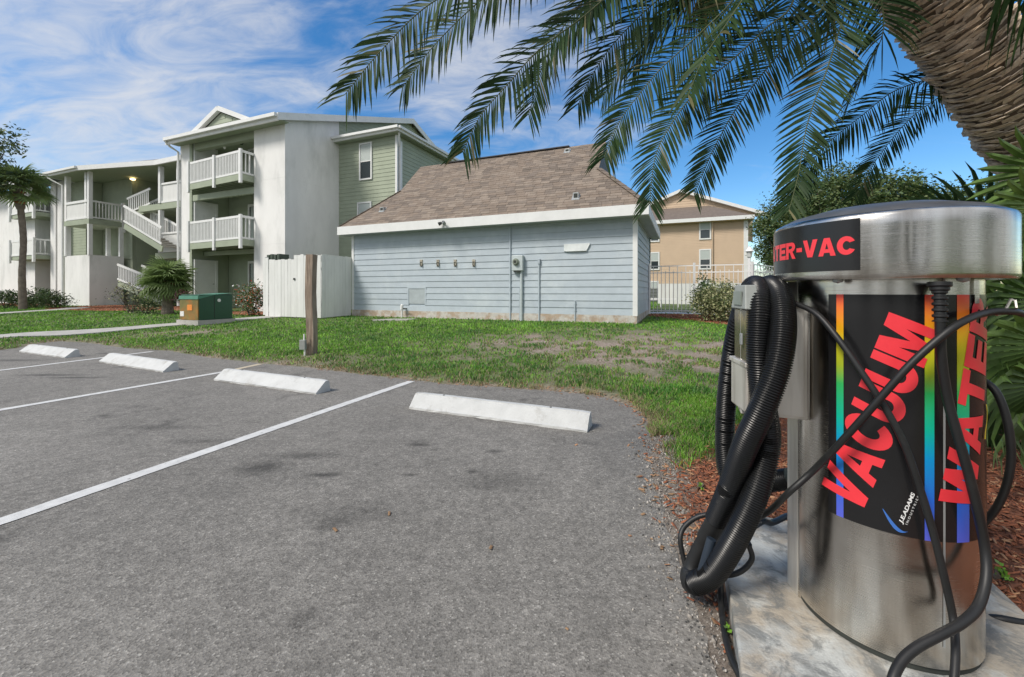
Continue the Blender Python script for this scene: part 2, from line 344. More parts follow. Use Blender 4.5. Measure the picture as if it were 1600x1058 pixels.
def resample(path, step):
    out = [path[0].copy()]; acc = 0
    for i in range(1, len(path)):
        a, b = path[i-1], path[i]; d = (b-a).length
        while acc+d >= step:
            t = (step-acc)/d; a = a.lerp(b, t); out.append(a.copy()); d = (b-a).length; acc = 0
        acc += d
    return out

# ------------------------------------------------------------------ lot outline and terrain
lot_px = [(0, 547), (22, 544.5), (60, 537), (94, 533), (139, 535.6), (195, 543.5), (262, 548), (330, 559), (420, 569), (471, 573), (542, 581), (612, 590), (700, 600),
          (800, 606), (880, 612), (945, 620), (985, 633), (1010, 652), (1020, 680), (1020, 720), (1026, 765), (1042, 820), (1064, 880), (1090, 950), (1118, 1020), (1138, 1070)]
lot = [(-60, 30), (-24, 14), (-13, 9.3)]+[gnd(*p) for p in lot_px]+[(.62, .6), (.7, -.6), (1.2, -4), (3, -40), (-60, -40)]
def densify(poly, step, jit):
    o = []
    for i in range(len(poly)):
        a = np.array(poly[i]); b = np.array(poly[(i+1) % len(poly)]); d = np.linalg.norm(b-a)
        near = abs(a[0]) < 14 and -2 < a[1] < 12 and abs(b[0]) < 14 and -2 < b[1] < 12
        n = max(1, int(d/step)) if near else 1
        nr = np.array([-(b-a)[1], (b-a)[0]])/max(d, 1e-6)
        for k in range(n):
            p = a+(b-a)*k/n
            if near: p = p+nr*((fbm(np.array(p[0]*5.), np.array(p[1]*5.), 5, 3)-.5)*jit*2+(vn(np.array(p[0]*26.), np.array(p[1]*26.), 9)-.5)*jit*.6)
            o.append((float(p[0]), float(p[1])))
    return o
lotp = densify(lot, .05, .05)
def sd_poly(x, y, poly):
    A = np.array(poly); B = np.roll(A, -1, 0); d2 = np.full(x.shape, 1e9); ins = np.zeros(x.shape, bool)
    for (ax, ay), (bx, by) in zip(A, B):
        ex, ey = bx-ax, by-ay; wx, wy = x-ax, y-ay; t = np.clip((wx*ex+wy*ey)/(ex*ex+ey*ey+1e-12), 0, 1)
        d2 = np.minimum(d2, (wx-ex*t)**2+(wy-ey*t)**2)
        c = ((ay > y) != (by > y)) & (x < (bx-ax)*(y-ay)/(by-ay+1e-20)+ax); ins ^= c
    d = np.sqrt(d2); return np.where(ins, -d, d)
def hgt(x, y, d=None):
    x = np.asarray(x, float); y = np.asarray(y, float)
    if d is None: d = sd_poly(x, y, lot)
    dd = np.maximum(d, 0)
    b = x*ST+y*CT; a = x*CT-y*ST
    z = .008+.35*(1-np.exp(-dd/3.6))+.010*np.clip(dd-8, 0, 14)+.012*(fbm(x*1.3, y*1.3, 3)-.5)*np.minimum(dd, 1)
    z = z-.13*np.exp(-(((x-3.4)/2.0)**2+((y-2.2)/2.4)**2))*np.minimum(dd, 1)
    z = np.where(d < 0, -.004-.25*np.minimum(-d, .3), z)
    return z
def hz(x, y): return float(hgt(np.array([x]), np.array([y]))[0])
near_mulch = [(.62, 1.0), (.80, 1.75), (.86, 2.2), (1.02, 2.72), (1.45, 2.95), (1.75, 3.5), (2.4, 4.0), (3.3, 4.2), (5, 4.4), (7, 3), (6, -2), (1.6, -2), (.7, -.4)]
def inpoly(x, y, poly): return sd_poly(x, y, poly)
fence_mulch = [tuple(W(a, b))[:2] for a, b in ((-1.1, 14.9), (-1.0, 15.85), (5, 15.85), (6.5, 13.4), (2.2, 11.2), (1.0, 12.3), (.1, 13.6))]
left_mulch = [tuple(W(a, b))[:2] for a, b in ((-45, 11.6), (-45, 14), (-35, 14), (-34.9, 12.4), (-36, 11.5))]
porch_mulch = [tuple(W(a, b))[:2] for a, b in ((-31.2, 11.0), (-31.7, 14.5), (-21, 14.5), (-21.0, 11.6), (-24, 10.2), (-28, 10.0))]
flower_mulch = [tuple(W(a, b))[:2] for a, b in ((-17.6, 10.9), (-17.6, 12.3), (-14, 12.3), (-14, 10.8))]
beds = [near_mulch, fence_mulch, left_mulch, porch_mulch, flower_mulch]
def mulch_mask(x, y):
    m = np.full(x.shape, 9.)
    for p in beds: m = np.minimum(m, inpoly(x, y, p))
    return np.clip(.5-m/.25+(fbm(x*3, y*3, 41)-.5)*1.0, 0, 1)
def dirt_mask(x, y, d):
    g = lambda cx, cy, rx, ry: np.exp(-(((x-cx)/rx)**2+((y-cy)/ry)**2))
    m = .78*g(1.4, 7.3, 2.3, 1.7)+.72*g(3.3, 6.4, 1.8, 1.6)+.4*g(-.4, 8.3, 1.5, 1.0)+.55*g(-8.3, 10.8, 1.6, .8)+.35*g(-3.0, 6.9, .9, .4)+.35*g(3.0, 9.8, 2.5, 1.2)+.45*g(-12.2, 9.6, 1.5, .6)+.4*g(-3.66, 7.2, .35, .25)
    m = m*(.1+1.9*fbm(x*2.1, y*2.1, 77, 4))+.75*np.exp(-np.maximum(d, 0)/.22)*(.4+vn(x*4, y*4, 8))
    m = m+.30*(fbm(x*.7, y*.7, 21)-.48)
    return np.clip(m*1.25-.18, 0, 1)
xs = np.unique(np.round(np.concatenate([np.linspace(-600, -60, 14), np.linspace(-60, -17, 44), np.arange(-17, 9, .11), np.linspace(9, 60, 40), np.linspace(60, 600, 14)]), 3))
ys = np.unique(np.round(np.concatenate([np.linspace(-600, -40, 12), np.linspace(-40, -2, 30), np.arange(-2, 16.5, .11), np.linspace(16.5, 60, 50), np.linspace(60, 900, 14)]), 3))
XX, YY = np.meshgrid(xs, ys); X1, Y1 = XX.ravel(), YY.ravel()
D1 = sd_poly(X1, Y1, lot); Z1 = hgt(X1, Y1, D1)
nx, ny = len(xs), len(ys); ii = (np.arange(ny-1)[:, None]*nx+np.arange(nx-1)[None, :]).ravel()
F1 = np.stack([ii, ii+1, ii+1+nx, ii+nx], 1)

def lawn_mat():
    m = bpy.data.materials.new('lawn_ground'); m.use_nodes = True; t = m.node_tree; n = t.nodes; l = t.links; b = n['Principled BSDF']; b.inputs['Roughness'].default_value = .95
    g = n.new('ShaderNodeNewGeometry').outputs['Position']
    def noise(s, d=5, r=.65):
        x = n.new('ShaderNodeTexNoise'); x.inputs['Scale'].default_value = s; x.inputs['Detail'].default_value = d; x.inputs['Roughness'].default_value = r; l.new(g, x.inputs[0]); return x.outputs[0]
    def ramp(v, stops):
        c = n.new('ShaderNodeValToRGB'); l.new(v, c.inputs[0]); e = c.color_ramp.elements
        e[0].position, e[0].color = stops[0][0], (*stops[0][1], 1); e[1].position, e[1].color = stops[-1][0], (*stops[-1][1], 1)
        for p, q in stops[1:-1]: z = e.new(p); z.color = (*q, 1)
        return c.outputs[0]
    def mix(f, a, b_):
        x = n.new('ShaderNodeMix'); x.data_type = 'RGBA'; l.new(f, x.inputs[0]); l.new(a, x.inputs[6]); l.new(b_, x.inputs[7]); return x.outputs[2]
    at = n.new('ShaderNodeAttribute'); at.attribute_name = 'cover'; sp = n.new('ShaderNodeSeparateColor'); l.new(at.outputs['Color'], sp.inputs[0])
    gr = ramp(noise(14), [(.3, (.045, .06, .02)), (.5, (.085, .13, .03)), (.7, (.16, .17, .07))])
    di = ramp(noise(22, 10, .82), [(.36, (.12, .085, .06)), (.47, (.25, .195, .15)), (.56, (.36, .30, .245)), (.68, (.52, .46, .40))])
    mu = ramp(noise(26, 6, .7), [(.3, (.06, .03, .02)), (.5, (.19, .07, .035)), (.7, (.34, .13, .06))])
    sa = ramp(noise(60, 6, .8), [(.3, (.10, .08, .065)), (.5, (.23, .195, .16)), (.7, (.42, .37, .32))])
    c = mix(sp.outputs[0], gr, di); c = mix(sp.outputs[1], c, mu); c = mix(sp.outputs[2], c, sa)
    l.new(c, b.inputs['Base Color'])
    bn = n.new('ShaderNodeBump'); bn.inputs['Strength'].default_value = .9; bn.inputs['Distance'].default_value = .02; l.new(noise(45, 6, .8), bn.inputs['Height']); l.new(bn.outputs[0], b.inputs['Normal'])
    return m
lawn = npmesh('ground', np.stack([X1, Y1, Z1], 1), F1, [lawn_mat()], kind='structure', fs=4, smooth=True)
mm_ = mulch_mask(X1, Y1); dm_ = dirt_mask(X1, Y1, D1)
strip = lambda x, y, d: np.clip(1.25-d/.22-(fbm(x*6, y*6, 55)-.5)*1.6, 0, 1)*(x > .55)*(y < 3.4)
st_ = strip(X1, Y1, D1)
ca = lawn.data.color_attributes.new('cover', 'FLOAT_COLOR', 'POINT')
ca.data.foreach_set('color', np.stack([dm_, mm_, st_, np.ones_like(st_)], 1).astype(np.float32).ravel())

mb = MB(); mb.slab([(x, y, -.06) for x, y in reversed(lotp)], .06); o = mb.build('parking_lot', M_asph); o['kind'] = 'structure'

# painted stall lines
def line_mark(p0, p1, w, m, z=.004):
    a = Vector((*p0, 0)); b = Vector((*p1, 0)); d = (b-a).normalized(); x = Vector((d.y, -d.x, 0))*w/2; n = max(2, int((b-a).length/.05)); q = MB(); L_ = []; R_ = []
    for k in range(n+1):
        p = a.lerp(b, k/n); j = (random.random()-.5)*.006; j2 = (random.random()-.5)*.006
        L_.append(p-x*(1+j/w*2)+Vector((0, 0, z))); R_.append(p+x*(1+j2/w*2)+Vector((0, 0, z)))
    q.add(L_+R_, [(i, i+1, n+1+i+1, n+1+i) for i in range(n)]); o = q.build('painted_line', m); o['kind'] = 'structure'
def ext(p, q, k): return (p[0]+(p[0]-q[0])*k, p[1]+(p[1]-q[1])*k)
for (s_, e_) in (((0, 816), (643, 596)), ((0, 641), (352, 581)), ((0, 579), (238, 549.5))):
    p, q = gnd(*s_), gnd(*e_); line_mark(ext(p, q, .35), q, .105, M_line)
line_mark(gnd(352, 581), gnd(407, 569), .10, M_lineY)
line_mark(gnd(-420, 567), gnd(-80, 533), .105, M_line)

# ------------------------------------------------------------------ paths and slabs
def strip_path(name, pts, w, m, up=.03):
    path = resample(spline([Vector((*p, 0)) for p in pts], 60), .4); q = MB(); n = len(path)-1; Lv = []; Rv = []; Lb = []; Rb = []
    for i, p in enumerate(path):
        d = (path[min(i+1, n)]-path[max(i-1, 0)]).normalized(); x = Vector((d.y, -d.x, 0))*w/2
        for s_, top, bot in ((-1, Lv, Lb), (1, Rv, Rb)):
            v = p+x*s_; z = hz(v.x, v.y)+up; top.append(Vector((v.x, v.y, z))); bot.append(Vector((v.x, v.y, z-.12)))
    k = n+1
    q.add(Lv+Rv+Lb+Rb, [(i, k+i, k+i+1, i+1) for i in range(n)]+[(2*k+i, i, i+1, 2*k+i+1) for i in range(n)]+[(k+i, 3*k+i, 3*k+i+1, k+i+1) for i in range(n)])
    o = q.build(name, m); o['kind'] = 'structure'; return [(p.x, p.y) for p in path]
path1 = strip_path('sidewalk', [(-19, 5.5), (-14.2, 8.7), (-12.2, 10.2), (-10.9, 11.5), (-9.75, 12.9), (-9.0, 13.9), (-8.4, 14.9), (-7.0, 17)], .8, M_conc)
path2 = strip_path('sidewalk', [(-30, 12), (-22, 15.3), (-21.6, 17.4), (-21.8, 20.2), (-23.0, 22.2)], .9, M_conc)
mb = MB(); mb.slab([W(-1.2, 16.05, hz(*W(0, 16)[:2])-.05), W(9, 16.05, hz(*W(0, 16)[:2])-.05), W(9, 31, .4), W(-1.2, 31, .4)], .06); o = mb.build('pool_deck', mat('pool_deck_concrete', (.62, .60, .57), .8, var=.08, scale=2)); o['kind'] = 'structure'

# vacuum plinth
VC = Vector((1.259, 1.423, 0)); RB, RC = .239, .306
va, vb = G(VC.x, VC.y)
M_pad = mat('stained_concrete_pad', (.36, .32, .26), .8, var=.2, scale=7, c2=(.44, .455, .44), thr=(.42, .58), c2scale=4.5, bump=.5, bscale=70)
_t = M_pad.node_tree; _n = _t.nodes; _b = _n['Principled BSDF']
_src = _b.inputs['Base Color'].links[0].from_socket
_g = _n.new('ShaderNodeNewGeometry'); _x = _n.new('ShaderNodeTexNoise'); _x.inputs['Scale'].default_value = 8; _x.inputs['Detail'].default_value = 9; _x.inputs['Roughness'].default_value = .72; _x.inputs['Distortion'].default_value = .6; _t.links.new(_g.outputs['Position'], _x.inputs[0])
_r = _n.new('ShaderNodeMapRange'); _r.inputs[1].default_value = .47; _r.inputs[2].default_value = .57; _r.inputs[4].default_value = .75; _t.links.new(_x.outputs[0], _r.inputs[0])
_m = _n.new('ShaderNodeMix'); _m.data_type = 'RGBA'; _t.links.new(_r.outputs[0], _m.inputs[0]); _t.links.new(_src, _m.inputs[6]); _m.inputs[7].default_value = (.13, .14, .14, 1); _t.links.new(_m.outputs[2], _b.inputs['Base Color'])
q = MB(); q.box(va-.4665, va+.46, vb-.85, vb+.557, -.06, .1)
pad = q.build('concrete_plinth', M_pad, bevel=.008); tag(pad, 'stained pale concrete plinth under the stainless vacuum canister', 'plinth')

# ------------------------------------------------------------------ wheel stops
stop_px = [((29.3, 550), (100.8, 559.6)), ((154, 565.7), (254.3, 582.1)), ((333.5, 594.5), (493.3, 616.7)), ((638.7, 639), (917.3, 676.3))]
stop_lab = ['white concrete wheel stop farthest from the vacuum, beside the lawn corner', 'white concrete wheel stop second farthest from the vacuum, crossing a line end',
            'white concrete wheel stop in the stall in front of the wooden post', 'grubby white wheel stop nearest the vacuum canister, with narrow steep face']
def make_stop(i):
    (p0, p1) = stop_px[i]; a = Vector((*gnd(*p0), 0)); b = Vector((*gnd(*p1), 0)); mid = (a+b)/2
    L_ = (b-a).length; ang = atan2((b-a).y, (b-a).x)
    D_, Ht = (.215, .135) if i < 3 else (.20, .14)
    prof = [(0, 0), (-.002, .022), (.012, .03), (.135, Ht-.006), (.15, Ht), (.185, Ht), (.196, Ht-.01), (D_, 0)] if i < 3 else [(0, 0), (.0, .02), (.015, .03), (.10, Ht-.018), (.112, Ht-.012), (.118, Ht), (.165, Ht), (.175, Ht-.01), (D_, 0)]
    q = MB(); n = 24; m = len(prof); vs = []
    for k in range(n+1):
        x = -L_/2+L_*k/n; e = .004 if k in (0, n) else 0
        for (y, z) in prof:
            j = (random.random()-.5)*.0035; 
            if z == 0 or z < .031: j *= 2.2
            vs.append((x+(random.random()-.5)*.003, y+j+e*(1 if y < D_/2 else -1), max(0, z+j*.5-e)))
    fs = [(i_*m+k, (i_+1)*m+k, (i_+1)*m+(k+1) % m, i_*m+(k+1) % m) for i_ in range(n) for k in range(m)]
    fs += [tuple(range(m)), tuple(reversed(range(n*m, n*m+m)))]
    q.add(vs, fs); o = q.build('wheel_stop', M_stop); o.location = mid; o.rotation_euler = (0, 0, ang)
    tag(o, stop_lab[i], 'wheel stop', 'concrete wheel stops at the head of the stalls')
    for s_ in (-.32, .30):
        h = MB(); h.lathe((s_*L_, (D_-.05) if i < 3 else .14, 0), [(0, Ht+.003), (.011, Ht+.003), (.013, Ht-.002)], 10); hp = h.build('steel_pin', M_dark if i != 1 else M_stop); hp.parent = o
for i in range(4): make_stop(i)

# ------------------------------------------------------------------ generic building bits
def lap_front(q, a0, a1, b, z0, z1, e=.18, side=1):     # lap siding on a plane b = const facing the camera
    z = z0
    while z < z1-.01:
        zt = min(z+e, z1); q.hexa([W(a0, b-.022, z), W(a1, b-.022, z), W(a1, b, z), W(a0, b, z), W(a0, b-.008, zt), W(a1, b-.008, zt), W(a1, b, zt), W(a0, b, zt)]); z += e
def lap_side(q, b0, b1, a, z0, z1, e=.18, top=None, sgn=1):    # on a plane a = const facing +a
    z = z0
    while z < z1-.01:
        zt = min(z+e, z1); c0, c1 = b0, b1
        if top: c0, c1 = top(zt-.0)
        if c1-c0 > .05: q.hexa([W(a, c0, z), W(a+.022*sgn, c0, z), W(a+.022*sgn, c1, z), W(a, c1, z), W(a, c0, zt), W(a+.008*sgn, c0, zt), W(a+.008*sgn, c1, zt), W(a, c1, zt)])
        z += e
def window(parent, a0, a1, b, z0, z1, fw=.07, blind=True, mfr=None):
    mfr = mfr or M_white
    f = MB(); f.box(a0-fw, a1+fw, b-.05, b, z0-fw, z0); f.box(a0-fw, a1+fw, b-.05, b, z1, z1+fw); f.box(a0-fw, a0, b-.05, b, z0, z1); f.box(a1, a1+fw, b-.05, b, z0, z1)
    fo = f.build('window', mfr, parent)
    zm = (z0+z1)/2
    s = MB(); s.box(a0, a1, b-.04, b-.015, zm-.02, zm+.02); s.build('sash_bar', mfr, fo)
    g = MB(); g.box(a0, a1, b-.022, b-.018, z0, z1); g.build('pane', M_glass, fo)
    if blind: k = MB(); k.box(a0+.01, a1-.01, b-.026, b-.0235, zm+.02, z1-.01); k.build('blind', M_blind, fo)
    return fo
def railing(parent, p, q_, zf, ht=1.05, name='railing', mid=False, spacing=.11, bw=.04):
    """rails, balusters between two plan points"""
    p, q_ = Vector(p), Vector(q_); d = (q_-p); n = d.normalized()
    r = MB(); r.bar(p+Vector((0, 0, zf+ht-.05)), q_+Vector((0, 0, zf+ht-.05)), .05, .10); r.build('handrail', M_white, parent); r = MB(); r.bar(p+Vector((0, 0, zf+.10)), q_+Vector((0, 0, zf+.10)), .05, .08)
    ro = r.build('bottom_rail', M_white, parent)
    b = MB(); k = int(d.length/spacing)
    for i in range(1, k):
        c = p+d*i/k; b.bar(c+Vector((0, 0, zf+.14)), c+Vector((0, 0, zf+ht-.10)), bw, .035)
    b.build('balusters', M_white, parent, kind='stuff'); return ro
def V2(a, b): return W(a, b, 0)

# ------------------------------------------------------------------ central apartment block
F = [.55, 3.35, 6.10]
apt = thing('apartment_building', 'three storey sage green and white stucco apartment block with stacked corner balconies', 'building', W(-16, 16, .4))
AX, AB = -15.3, 12.38           # corner of the stucco tower
q = MB(); q.box(-17.17, AX, AB, 15.32, .2, 8.2); q.box(-22.3, -21.6, AB, 15.5, .2, 8.2); q.box(-17.17, -17.0, 14.1, 14.3, .2, 8.2)
zr = lambda b: 8.30+(b-11.85)*.356
q.add([W(-17.17, AB, 8.2), W(AX, AB, 8.2), W(AX, 15.32, 8.2), W(-17.17, 15.32, 8.2), W(-17.17, AB, 8.42), W(AX, AB, 8.42), W(AX, 15.32, zr(15.32)-.1), W(-17.17, 15.32, zr(15.32)-.1)],
      [(4, 5, 6, 7), (0, 1, 5, 4), (1, 2, 6, 5), (2, 3, 7, 6), (3, 0, 4, 7)])
q.build('stucco_wall', M_stucco, apt)
# stucco score lines
for z in (3.2, 5.95):
    k = MB(); k.box(-17.17, AX+.004, AB-.004, AB, z, z+.025); k.box(AX, AX+.004, AB, 15.32, z, z+.025); k.build('stucco_band', M_stucco, apt)
q = MB(); lap_front(q, -15.3, -11.92, 15.32, .3, 8.25); lap_side(q, 15.32, 20, -11.92, .3, 8.25)
lap_front(q, -21.4, -17.17, 14.1, .3, 8.2)
# gable siding above the wing, running under both rakes
zt = 8.55
while zt < 11.4:
    b_lo = max(15.32, 11.85+(zt+.18-8.35)/.356); b_hi = 20.9+(11.5-(zt+.18))/.356
    b_hi = min(b_hi, 29.5)
    if b_hi-b_lo > .05: q.hexa([W(AX, b_lo, zt), W(AX+.022, b_lo, zt), W(AX+.022, b_hi, zt), W(AX, b_hi, zt), W(AX, b_lo, zt+.18), W(AX+.008, b_lo, zt+.18), W(AX+.008, b_hi, zt+.18), W(AX, b_hi, zt+.18)])
    zt += .18
q.build('siding', M_green, apt, kind='stuff')
q = MB(); q.box(-21.6, -21.45, AB, 14.3, .2, 8.2); q.box(-21.6, -17.0, 14.13, 14.3, .2, 8.2); q.box(-22.3, -15.35, 15.35, 26, .2, 8.2); q.box(-15.3, -11.95, 15.34, 20, .2, 8.2)
q.add([W(AX-.1, 12.6, 8.2), W(AX-.1, 29.3, 8.2), W(AX-.1, 20.9, 11.3)], [(0, 1, 2)]); q.build('wall', M_green, apt)
k = MB(); lap_side(k, AB, 14.1, -21.45, .3, 8.1); k.build('recess_siding', M_green, apt, kind='stuff')
# trims
q = MB(); q.box(-11.96, -11.86, 15.26, 15.36, .3, 8.25); q.build('corner_board', M_white, apt)
q = MB(); q.box(-11.93, -11.84, 15.5, 15.62, .3, 8.0); q.tube([W(-11.62, 15.1, 8.22), W(-11.7, 15.2, 8.1), W(-11.85, 15.45, 7.7), W(-11.87, 15.5, .4)], .045, 8); q.build('downspout', M_white, apt)
# roofs and eaves
q = MB(); q.slab([W(-22.45, 11.85, 8.27), W(-15.05, 11.85, 8.27), W(-15.05, 20.9, 11.49), W(-22.45, 20.9, 11.49)], .08); q.slab([W(-22.45, 20.9, 11.49), W(-15.05, 20.9, 11.49), W(-15.05, 29.95, 8.27), W(-22.45, 29.95, 8.27)], .08)
q.add([W(-15.3, 15.0, 8.40), W(-11.6, 15.0, 8.40), W(-11.6, 20.3, 8.40), W(-15.3, 20.3, 9.7), W(-15.3, 18.7, 9.72)], [(0, 1, 4), (1, 2, 3, 4)]); roof = q.build('roof', M_roof, apt)
q = MB(); q.box(-22.45, -15.05, 11.83, 11.9, 8.06, 8.36); q.box(-22.4, -15.06, 11.7, 11.83, 8.20, 8.34)      # gutter and fascia
for (b0, b1, z0, z1) in ((11.83, 20.9, 8.31, 11.53), (20.9, 29.97, 11.53, 8.31)):
    q.hexa([W(-15.08, b0, z0-.24), W(-15.02, b0, z0-.24), W(-15.02, b1, z1-.24), W(-15.08, b1, z1-.24), W(-15.08, b0, z0+.06), W(-15.02, b0, z0+.06), W(-15.02, b1, z1+.06), W(-15.08, b1, z1+.06)])
q.box(-15.3, -11.55, 14.92, 15.0, 8.24, 8.46); q.box(-15.28, -11.5, 14.80, 14.92, 8.34, 8.45); q.box(-11.6, -11.53, 15.0, 20.3, 8.24, 8.46); q.box(-11.53, -11.42, 14.92, 20.3, 8.34, 8.45)
q.build('fascia', M_white, apt)
q = MB(); q.box(-22.4, -15.08, 11.9, 12.38, 8.14, 8.18); q.box(-15.3, -11.6, 15.0, 15.32, 8.22, 8.26); q.box(-11.95, -11.6, 15.32, 20.2, 8.22, 8.26); q.box(-21.45, -17.17, 11.9, 14.1, 8.19, 8.23)
q.build('soffit', M_soffit, apt)
for bb_ in ((12.45, 12.7, 7.85, 8.17), (12.9, 13.0, 2.9, 3.1), (12.4, 12.55, 5.45, 5.72)): q = MB(); q.box(-21.4, -17.17, *bb_); q.build('beam', M_green, apt)
# gablet over the balconies
pk = onb(345, 168, 12.0); pl = onb(308, 200, 12.0); pr = onb(392, 184, 12.0)
zl = 8.36
q = MB(); q.add([W(pl[0]+.3, 12.02, zl), W(pr[0]-.3, 12.02, zl), W(pk[0], 12.02, pk[1]-.22)], [(0, 1, 2)]); lapq = q
for i in range(5):
    z0 = zl+i*.19; f0 = (z0+.19-zl)/(pk[1]-.2-zl)
    aL = pl[0]+.3+(pk[0]-pl[0]-.3)*f0; aR = pr[0]-.3+(pk[0]-pr[0]+.3)*f0
    if aR-aL > .1: q.hexa([W(aL, 12.0, z0), W(aR, 12.0, z0), W(aR, 12.02, z0), W(aL, 12.02, z0), W(aL, 12.012, z0+.19), W(aR, 12.012, z0+.19), W(aR, 12.02, z0+.19), W(aL, 12.02, z0+.19)])
gb = q.build('gablet', M_green, apt)
q = MB(); q.bar(W(pl[0]-.1, 11.92, zl-.02), W(pk[0], 11.92, pk[1]-.08), .16, .2); q.bar(W(pr[0]+.1, 11.92, zl-.02), W(pk[0], 11.92, pk[1]-.08), .158, .198); q.build('rake_board', M_white, gb)
q = MB(); q.add([W(pl[0]-.1, 11.9, zl+.06), W(pk[0], 11.9, pk[1]+.03), W(pr[0]+.1, 11.9, zl+.06), W(pl[0]-.1, 12.6, zl+.06), W(pk[0], 15.6, pk[1]+.03), W(pr[0]+.1, 12.6, zl+.06)], [(0, 1, 4, 3), (1, 2, 5, 4)]); q.build('gablet_roof', M_roof, gb)
q = MB(); q.tube([W(-22.32, 11.75, 8.2), W(-22.32, 11.95, 8.0), W(-22.32, 12.3, 7.85), W(-22.32, 12.3, .5)], .05, 8); q.build('downspout', M_white, apt)
# balconies
for fl in (1, 2):
    zf = F[fl]; pL, pM, pR = V2(-21.15, 12.12), V2(-19.1, 11.975), V2(-17.17, 11.83)
    bl = MB(); bl.slab([Vector((*pL[:2], zf-.05)), Vector((*pR[:2], zf-.05)), W(-17.17, 12.4, zf-.05), W(-17.17, 14.1, zf-.05), W(-21.4, 14.1, zf-.05), W(-21.4, 12.4, zf-.05)], .05)
    bo = bl.build('balcony', M_soffit, apt)
    e = MB(); e.bar(pL+Vector((0, 0, zf-.09)), pR+Vector((0, 0, zf-.09)), .05, .26); e.bar(pR+Vector((0, 0, zf-.09)), W(-17.17, 12.38, zf-.09), .05, .26); e.build('edge_board', M_green, bo)
    j = MB()
    for i in range(9):
        p = pL.lerp(pR, (i+.5)/9); a_, b_ = G(p.x, p.y); j.box(a_-.025, a_+.025, b_+.04, 14.0, zf-.22, zf-.052)
    j.build('joists', M_green, bo, kind='stuff')
    for p in (pL, pM, pR):
        k = MB(); a_, b_ = G(p.x, p.y); k.box(a_-.06, a_+.06, b_-.09, b_-.0, zf-.35, zf+1.08); k.build('post', M_white, bo)
    railing(bo, pL, pM, zf, name='railing'); railing(bo, pM, pR, zf, name='railing'); railing(bo, pR, V2(-17.17, 12.36), zf, name='railing', spacing=.14)
for fl in (0, 1, 2):
    zf = F[fl]
    d = MB(); d.box(-21.42, -21.37, 12.55, 13.42, zf, zf+2.05); do = d.build('door', M_white, apt)
    e = MB(); e.box(-21.42, -21.34, 12.45, 12.55, zf, zf+2.15); e.box(-21.42, -21.34, 13.42, 13.52, zf, zf+2.15); e.box(-21.42, -21.34, 12.55, 13.42, zf+2.052, zf+2.15); e.build('door_frame', M_white, do)
    h = MB(); h.lathe(W(-21.33, 13.3, zf+1.0), [(.0, -.03), (.03, -.02), (.03, .02), (0, .03)], 8); h.build('handle', M_galv, do)
    a0 = -19.75 ; a1 = -17.35
    g = MB(); g.box(a0, a1, 14.03, 14.06, zf, zf+2.0); s_ = g.build('sliding_door', M_glass, apt)
    e = MB()
    for (x0, x1) in ((a0-.09, a0), ((a0+a1)/2-.04, (a0+a1)/2+.04), (a1, a1+.09)): e.box(x0, x1, 13.98, 14.06, zf, zf+2.0)
    e.box(a0-.09, a1+.09, 13.98, 14.06, zf+2.002, zf+2.12); e.build('door_frame', M_white, s_)
    c = MB()
    for i in range(9): c.box(a0+.1+i*.11, a0+.18+i*.11, 14.0, 14.025, zf+.02, zf+1.98)
    c.build('vertical_blind', M_blind, s_, kind='stuff')
# windows in the green wing
for (p0, p1) in (((564, 227), (580, 279)), ((561, 319), (579, 372))):
    a0, z1 = onb(p0[0], p0[1], 15.3); a1, _ = onb(p1[0], p0[1], 15.3); _, z0 = onb((p0[0]+p1[0])/2, p1[1], 15.3); window(apt, a0, a1, 15.295, z0, z1)
k = MB(); k.box(-11.9, -11.86, 18.7, 19.5, 6.0, 7.6); kw = k.build('window', M_white, apt)
k = MB(); k.box(-11.86, -11.855, 18.8, 19.4, 6.1, 7.5); k.build('pane', M_glass, kw)
# fan-shaped hanging ornament under the top balcony ceiling
p = P(351, 215, 19.2); orn = thing('hanging_ornament', 'white tasselled ornament hanging under the top balcony ceiling', 'ornament', (p.x, p.y, p.z+.7))
q = MB(); q.tube([p+Vector((0, 0, .75)), p+Vector((0, 0, .45))], .01, 6); q.build('cord', M_white, orn)
q = MB(); q.lathe(p, [(.0, .5), (.06, .48), (.10, .30), (.16, .22), (.13, .10), (.07, .02), (.10, -.18), (.04, -.5), (0, -.55)], 9, lambda a, z: 1+.3*sin(a*3+z*9)); q.build('tassel', M_stucco, orn)
p = P(377, 222, 19.2); o = MB(); o.tube([p+Vector((0, 0, .6)), p+Vector((0, 0, .1))], .012, 6); o.lathe(p, [(0, .12), (.09, .1), (.11, -.02), (.06, -.12), (0, -.14)], 10)
tag(o.build('hanging_planter', M_f2), 'small dark hanging planter beside the white ornament on the top balcony', 'planter')

# ------------------------------------------------------------------ stair building (left of the central block)
stb = thing('stair_building', 'open breezeway block with outside white stairs and a stucco porch base', 'building', W(-30, 14, .4))
q = MB(); q.box(-34.7, -31.94, 13.0, 14.62, .2, 3.32); q.build('stucco_base', M_stucco, stb)
q = MB(); lap_front(q, -34.7, -31.4, 14.8, 3.2, 8.2, .2); lap_front(q, -34.0, -24.0, 17.6, .3, 8.2, .2); lap_side(q, 15, 17.6, -31.4, .3, 8.2, .2); q.build('siding', M_green, stb, kind='stuff')
q = MB(); q.box(-36.4, -31.45, 14.82, 20, .2, 8.2); q.box(-34.0, -22.3, 17.62, 20, .2, 8.2); q.box(-22.45, -22.32, 13.6, 20, .2, 8.2); q.build('wall', M_green, stb)
a0, z1 = onb(117, 281, 14.78); a1, _ = onb(124.5, 281, 14.78); _, z0 = onb(120, 313, 14.78); window(stb, a0, a1, 14.775, z0, z1)
